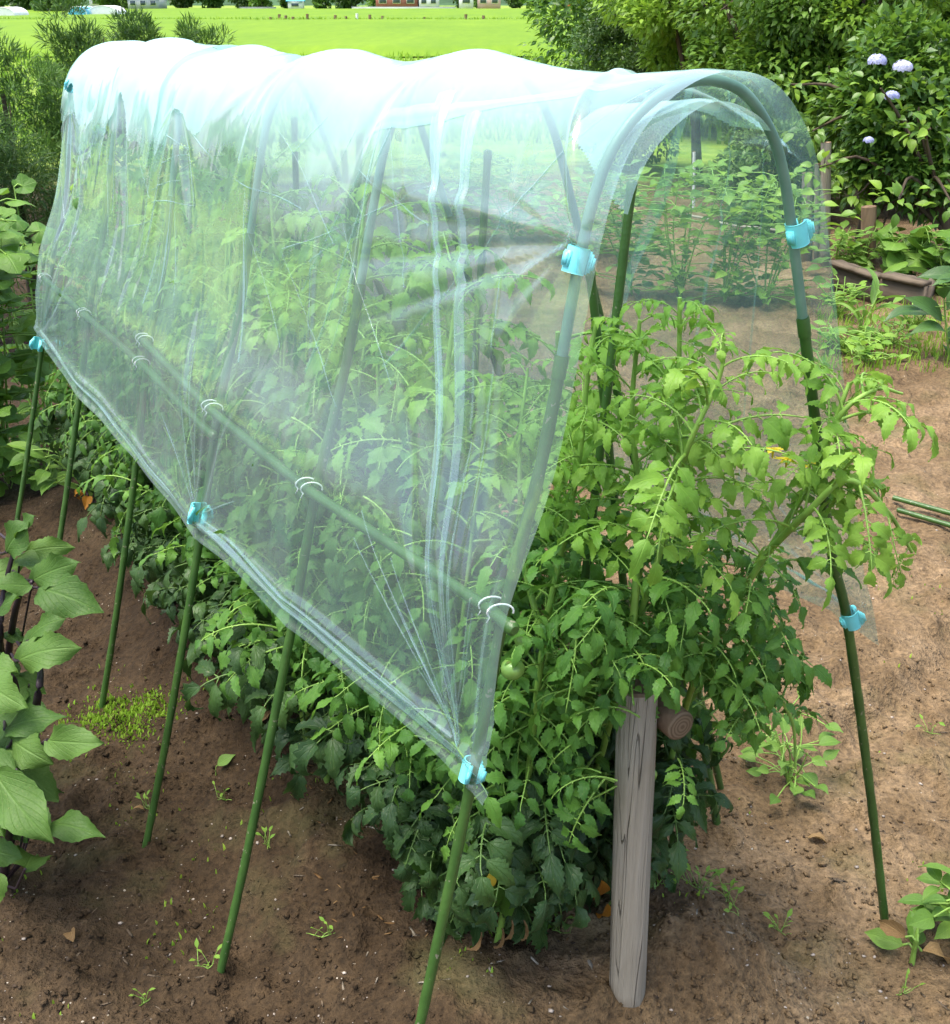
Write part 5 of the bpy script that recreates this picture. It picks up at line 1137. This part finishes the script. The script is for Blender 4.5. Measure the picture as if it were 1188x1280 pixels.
for k, (px, py, s, lab) in enumerate(((168, 1018, 0.03, 'dry curled leaf near the foot of the third left pole'), (95, 1195, 0.05, 'dry curled leaf on the soil at lower left'), (345, 945, 0.08, 'dry brown leaf under the second left pole'), (1010, 1050, 0.05, 'dry leaf on the soil left of the right hoop leg'), (640, 1215, 0.07, 'dry leaf strip below the lower foliage'))):
    p = gp(px, py); p[2] = gz(p[0], p[1]) + 0.012; o = link('dry_leaf', DRY[k % 3], None, frame(p, (math.cos(k * 2), math.sin(k * 2), 0.1), (0, -.2, 1), s)); tag(o, lab, 'leaf', 'dry leaves on the soil')

# ------------------------------------------------------------------ beyond the rice
def building(name, label, px0, px1, dist, hw, hr, wall, roof, depth=6.0, style='gable', wins=3, cat='house', grp='houses beyond the rice'):
    x0, x1 = gx(px0, dist, 1.0), gx(px1, dist, 1.0); W = x1 - x0; cx = (x0 + x1) / 2; t = thing(name, label, cat, (cx, dist, 0), grp)
    mb = MB(); mb.box((cx, dist + depth / 2, hw / 2), (W, depth, hw)); part('wall', mb, [wall], t, False)
    mb = MB(); ov = 0.4; ym, y0, y1 = dist + depth / 2, dist - ov, dist + depth + ov; X0, X1 = x0 - ov, x1 + ov; z = hw + 0.01; th = 0.15
    hipx = min(W * 0.3, depth * 0.4) if style == 'hip' else 0
    V = [(X0, y0, z), (X1, y0, z), (X1, y1, z), (X0, y1, z), (X0 + hipx, ym, z + hr), (X1 - hipx, ym, z + hr)]
    mb.add(V, [(0, 1, 5, 4), (2, 3, 4, 5), (3, 2, 1, 0)]); mb.add(V, [(0, 4, 3), (1, 2, 5)]); rf = part('roof', mb, [roof], t, False)
    mb = MB(); mb.box((cx, ym, z + hr + 0.06), (W - 2 * hipx + 0.1, 0.3, 0.14)); part('ridge', mb, [roof], rf, False)
    for k in range(wins):
        wx = x0 + W * (k + 0.5) / wins; mb = MB(); ww = min(1.6, W / wins * 0.5); mb.box((wx, dist - 0.03, hw * 0.55), (ww + 0.2, 0.06, hw * 0.36 + 0.2)); wo_ = part('window', mb, ['frame_white'], t, False)
        mb = MB(); mb.box((wx, dist - 0.075, hw * 0.55), (ww, 0.03, hw * 0.36)); part('pane', mb, ['window_glass'], wo_, False)
building('farm_house', 'grey roofed house above the white hoop houses at left', 160, 198, 250, 2.2, 1.6, 'house_grey', 'roof_slate', 7)
building('farm_house', 'low pale house at the far left beyond the rice', 112, 160, 280, 2.6, 2.0, 'house_grey', 'roof_slate', 7)
building('shed', 'small white shed with a blue roof beyond the rice', 360, 378, 258, 1.5, 0.35, 'house_white', 'tarp_blue', 3, wins=1, cat='shed')
building('farm_house', 'red brick house in the middle of the far row', 470, 522, 262, 3.2, 2.0, 'house_brick', 'roof_slate', 8)
building('farm_house', 'white house right of the red brick one', 524, 548, 262, 3.0, 2.0, 'house_white', 'roof_slate', 8, wins=2)
building('farm_house', 'white house at the middle right of the far row', 574, 592, 262, 3.2, 2.0, 'house_white', 'roof_slate', 8, wins=1)
building('farm_house', 'pale pink house at the right end of the far row', 597, 626, 262, 3.2, 2.0, 'house_pink', 'roof_slate', 8, wins=2)
building('farm_house', 'house hidden among the trees, red roof at the top right', 1150, 1420, 30, 1.15, 1.7, 'house_grey', 'roof_red', 7, wins=3, grp='houses beyond the rice')
def wall_low(px0, px1, dist, h, mat, label):
    x0, x1 = gx(px0, dist, 0.5), gx(px1, dist, 0.5); t = thing('garden_wall', label, 'wall', ((x0 + x1) / 2, dist, 0), 'low walls beyond the rice'); mb = MB(); mb.box(((x0 + x1) / 2, dist, h / 2), (x1 - x0, 0.3, h)); part('wall_body', mb, [mat], t, False)
    mb = MB(); mb.box(((x0 + x1) / 2, dist, h + 0.05), (x1 - x0 + 0.2, 0.45, 0.1)); part('coping', mb, ['roof_slate'], t, False)
wall_low(440, 570, 258.2, 0.42, 'house_white', 'low white wall before the red brick house')
wall_low(300, 345, 258.2, 0.35, 'house_grey', 'low grey wall left of the small white shed')
def hoop_house(px0, px1, dist, h, mat, label):
    x0, x1 = gx(px0, dist, 0.5), gx(px1, dist, 0.5); cx = (x0 + x1) / 2; W = (x1 - x0) / 2; t = thing('hoop_house', label, 'greenhouse', (cx, dist, 0), 'small greenhouses beyond the rice'); n = 14
    mb = MB(); th = np.linspace(0, PI, n); V = [(cx - W * math.cos(q), dist + d, h * math.sin(q) ** 0.7) for d in (0, 1.5, 3, 4.5) for q in th]
    mb.add(V, [(k * n + i, (k + 1) * n + i, (k + 1) * n + i + 1, k * n + i + 1) for k in range(3) for i in range(n - 1)]); mb.add([(cx, dist, 0)] + V[:n], [(0, i + 1, i + 2) for i in range(n - 1)]); part('cover', mb, [mat], t)
    for d in (0, 1.5, 3, 4.5): mb = MB(); mb.tube([(cx - W * 1.01 * math.cos(q), dist + d, h * 1.01 * math.sin(q) ** 0.7) for q in th], 0.04, 5); part('rib', mb, ['frame_white'], t)
hoop_house(-14, 18, 140, 1.0, 'hoop_sheet', 'white hoop greenhouse cut by the left edge')
hoop_house(85, 108, 150, 1.05, 'tarp_blue', 'light blue covered hoop shed beyond the rice')
hoop_house(110, 146, 152, 1.1, 'hoop_sheet', 'long white hoop greenhouse right of the blue shed')
r = random.Random(5)
FT = []
for k in range(4):
    V, Fq, U = crown_cloud(2600, clumps((0, 0, 3.6), (3.0, 2.5, 3.4), 26, 1.3, 800 + k), 0.75, 800 + k, 0.7); cm = np_mesh('crown', V, Fq, 'tree_leaf_mid' if k % 2 else 'shrub_leaf', U, smooth=False)
    mb = MB(); mb.tube(smooth_path([(0, 0, -0.1), (0.15, 0, 2), (0, 0.1, 4)], 8), np.linspace(0.35, 0.15, 9), 8); FT.append((cm, mb.mesh('trunk', ['bark'])))
xs = list(range(-40, 760, 34)); kk = 0
for k, px in enumerate(xs):
    px = px + r.uniform(-8, 8); d = r.uniform(266, 300) if not (px < 120) else r.uniform(180, 240)
    t = thing('far_tree', '%s tree from the left in the far row beyond the rice' % (ORD[k] if k < 20 else 'rightmost ' + ORD[len(xs) - 1 - k]), 'tree', (gx(px, d), d, 0), 'trees beyond the rice'); m = FT[k % 4]; s = r.uniform(0.8, 1.3)
    for nm, me in (('crown', m[0]), ('trunk', m[1])): o = link(nm, me, t); o.scale = (s, s, s); o.rotation_euler = (0, 0, 0)
    t.rotation_euler = (0, 0, r.uniform(0, 6.28))
# hills behind everything
xs_ = np.linspace(-900, 900, 90); ys_ = np.linspace(420, 900, 14); X, Y = np.meshgrid(xs_, ys_); Zh = sstep(420, 700, Y) * (70 + 60 * fbm(X * 0.006, Y * 0.004, 4, 66)) - 1
i = np.arange(13)[:, None] * 90; j = np.arange(89)[None]
simple('hill_wood', (0.05, 0.10, 0.045), 0.9, 0.1, 0.4, 0.08, bump=0.6, bdist=3.0)
tag(link('hills', np_mesh('hills', np.stack([X, Y, Zh], -1).reshape(-1, 3), np.stack([i + j, i + j + 1, i + 91 + j, i + 90 + j], -1).reshape(-1, 4), 'hill_wood')), 'wooded hills behind the far houses', kind='structure')
# field stakes and the figure in orange
for k, px in enumerate((338, 349, 357, 366, 384, 419, 432, 446, 462, 478, 530, 582, 604)):
    d = 105.5; x = gx(px, d, 0.4); h = 0.45 + 0.3 * ((k * 37) % 10) / 10
    t = thing('field_stake', '%s short stake from the left on the dyke between rice fields' % ORD[k], 'stake', (x, d, 0), 'stakes on the dyke'); mb = MB(); mb.tube(np.array([(x, d, -0.1), (x + 0.05, d, h)]), [0.09, 0.13], 7); part('shaft', mb, ['frame_white' if k == 7 else 'wood_brown'], t)
def person(px, d, h, label):
    x = gx(px, d, 0.6); t = thing('person', label, 'person', (x, d, 0.2))
    me = bpy.data.meshes.new('body'); J = [(0, 0, .50), (0, 0, .62), (0, 0, .80), (0, 0, .86), (0, -.01, .94), (-.055, 0, .48), (-.06, 0.01, .26), (-.06, 0, .02), (.055, 0, .48), (.06, .01, .26), (.06, 0, .02), (-.115, 0, .79), (-.14, -.02, .62), (-.12, -.07, .48), (.115, 0, .79), (.14, -.02, .62), (.12, -.07, .48)]
    E_ = [(0, 1), (1, 2), (2, 3), (3, 4), (0, 5), (5, 6), (6, 7), (0, 8), (8, 9), (9, 10), (2, 11), (11, 12), (12, 13), (2, 14), (14, 15), (15, 16)]; rad = [.085, .08, .085, .035, .06, .06, .045, .035, .06, .045, .035, .045, .035, .026, .045, .035, .026]
    me.from_pydata([tuple(c * h for c in j) for j in J], E_, []); me.materials.append(MATS['cloth_orange']); o = link('body', me, t)
    import bmesh
    bm = bmesh.new(); bm.from_mesh(me); bm.verts.layers.skin.verify(); bm.to_mesh(me); bm.free()
    m = o.modifiers.new('skin', 'SKIN')
    for v, q in zip(me.skin_vertices[0].data, rad): v.radius = (q * h, q * h * 0.8)
    me.skin_vertices[0].data[0].use_root = True; o.modifiers.new('sub', 'SUBSURF').levels = 1
    for nm, z0, z1, r0, mat in (('trousers', 0.0, 0.5, 0.115, 'cloth_dark'),):
        mb = MB(); mb.tube([(0, 0, z0 * h + 0.02), (0, 0, 0.25 * h), (0, 0, z1 * h)], [r0 * h * 0.9, r0 * h, r0 * h], 10); part(nm, mb, [mat], o).location = (0, 0, 0)
    mb = MB(); mb.tube([(0, 0, .90 * h), (0, 0, .93 * h), (0, 0, 1.0 * h)], [0.13 * h, 0.075 * h, 0.05 * h], 12); part('hat', mb, ['cloth_orange'], o).location = (0, 0, 0)
person(711, 112, 1.45, 'small far figure in orange standing at the edge of the rice')
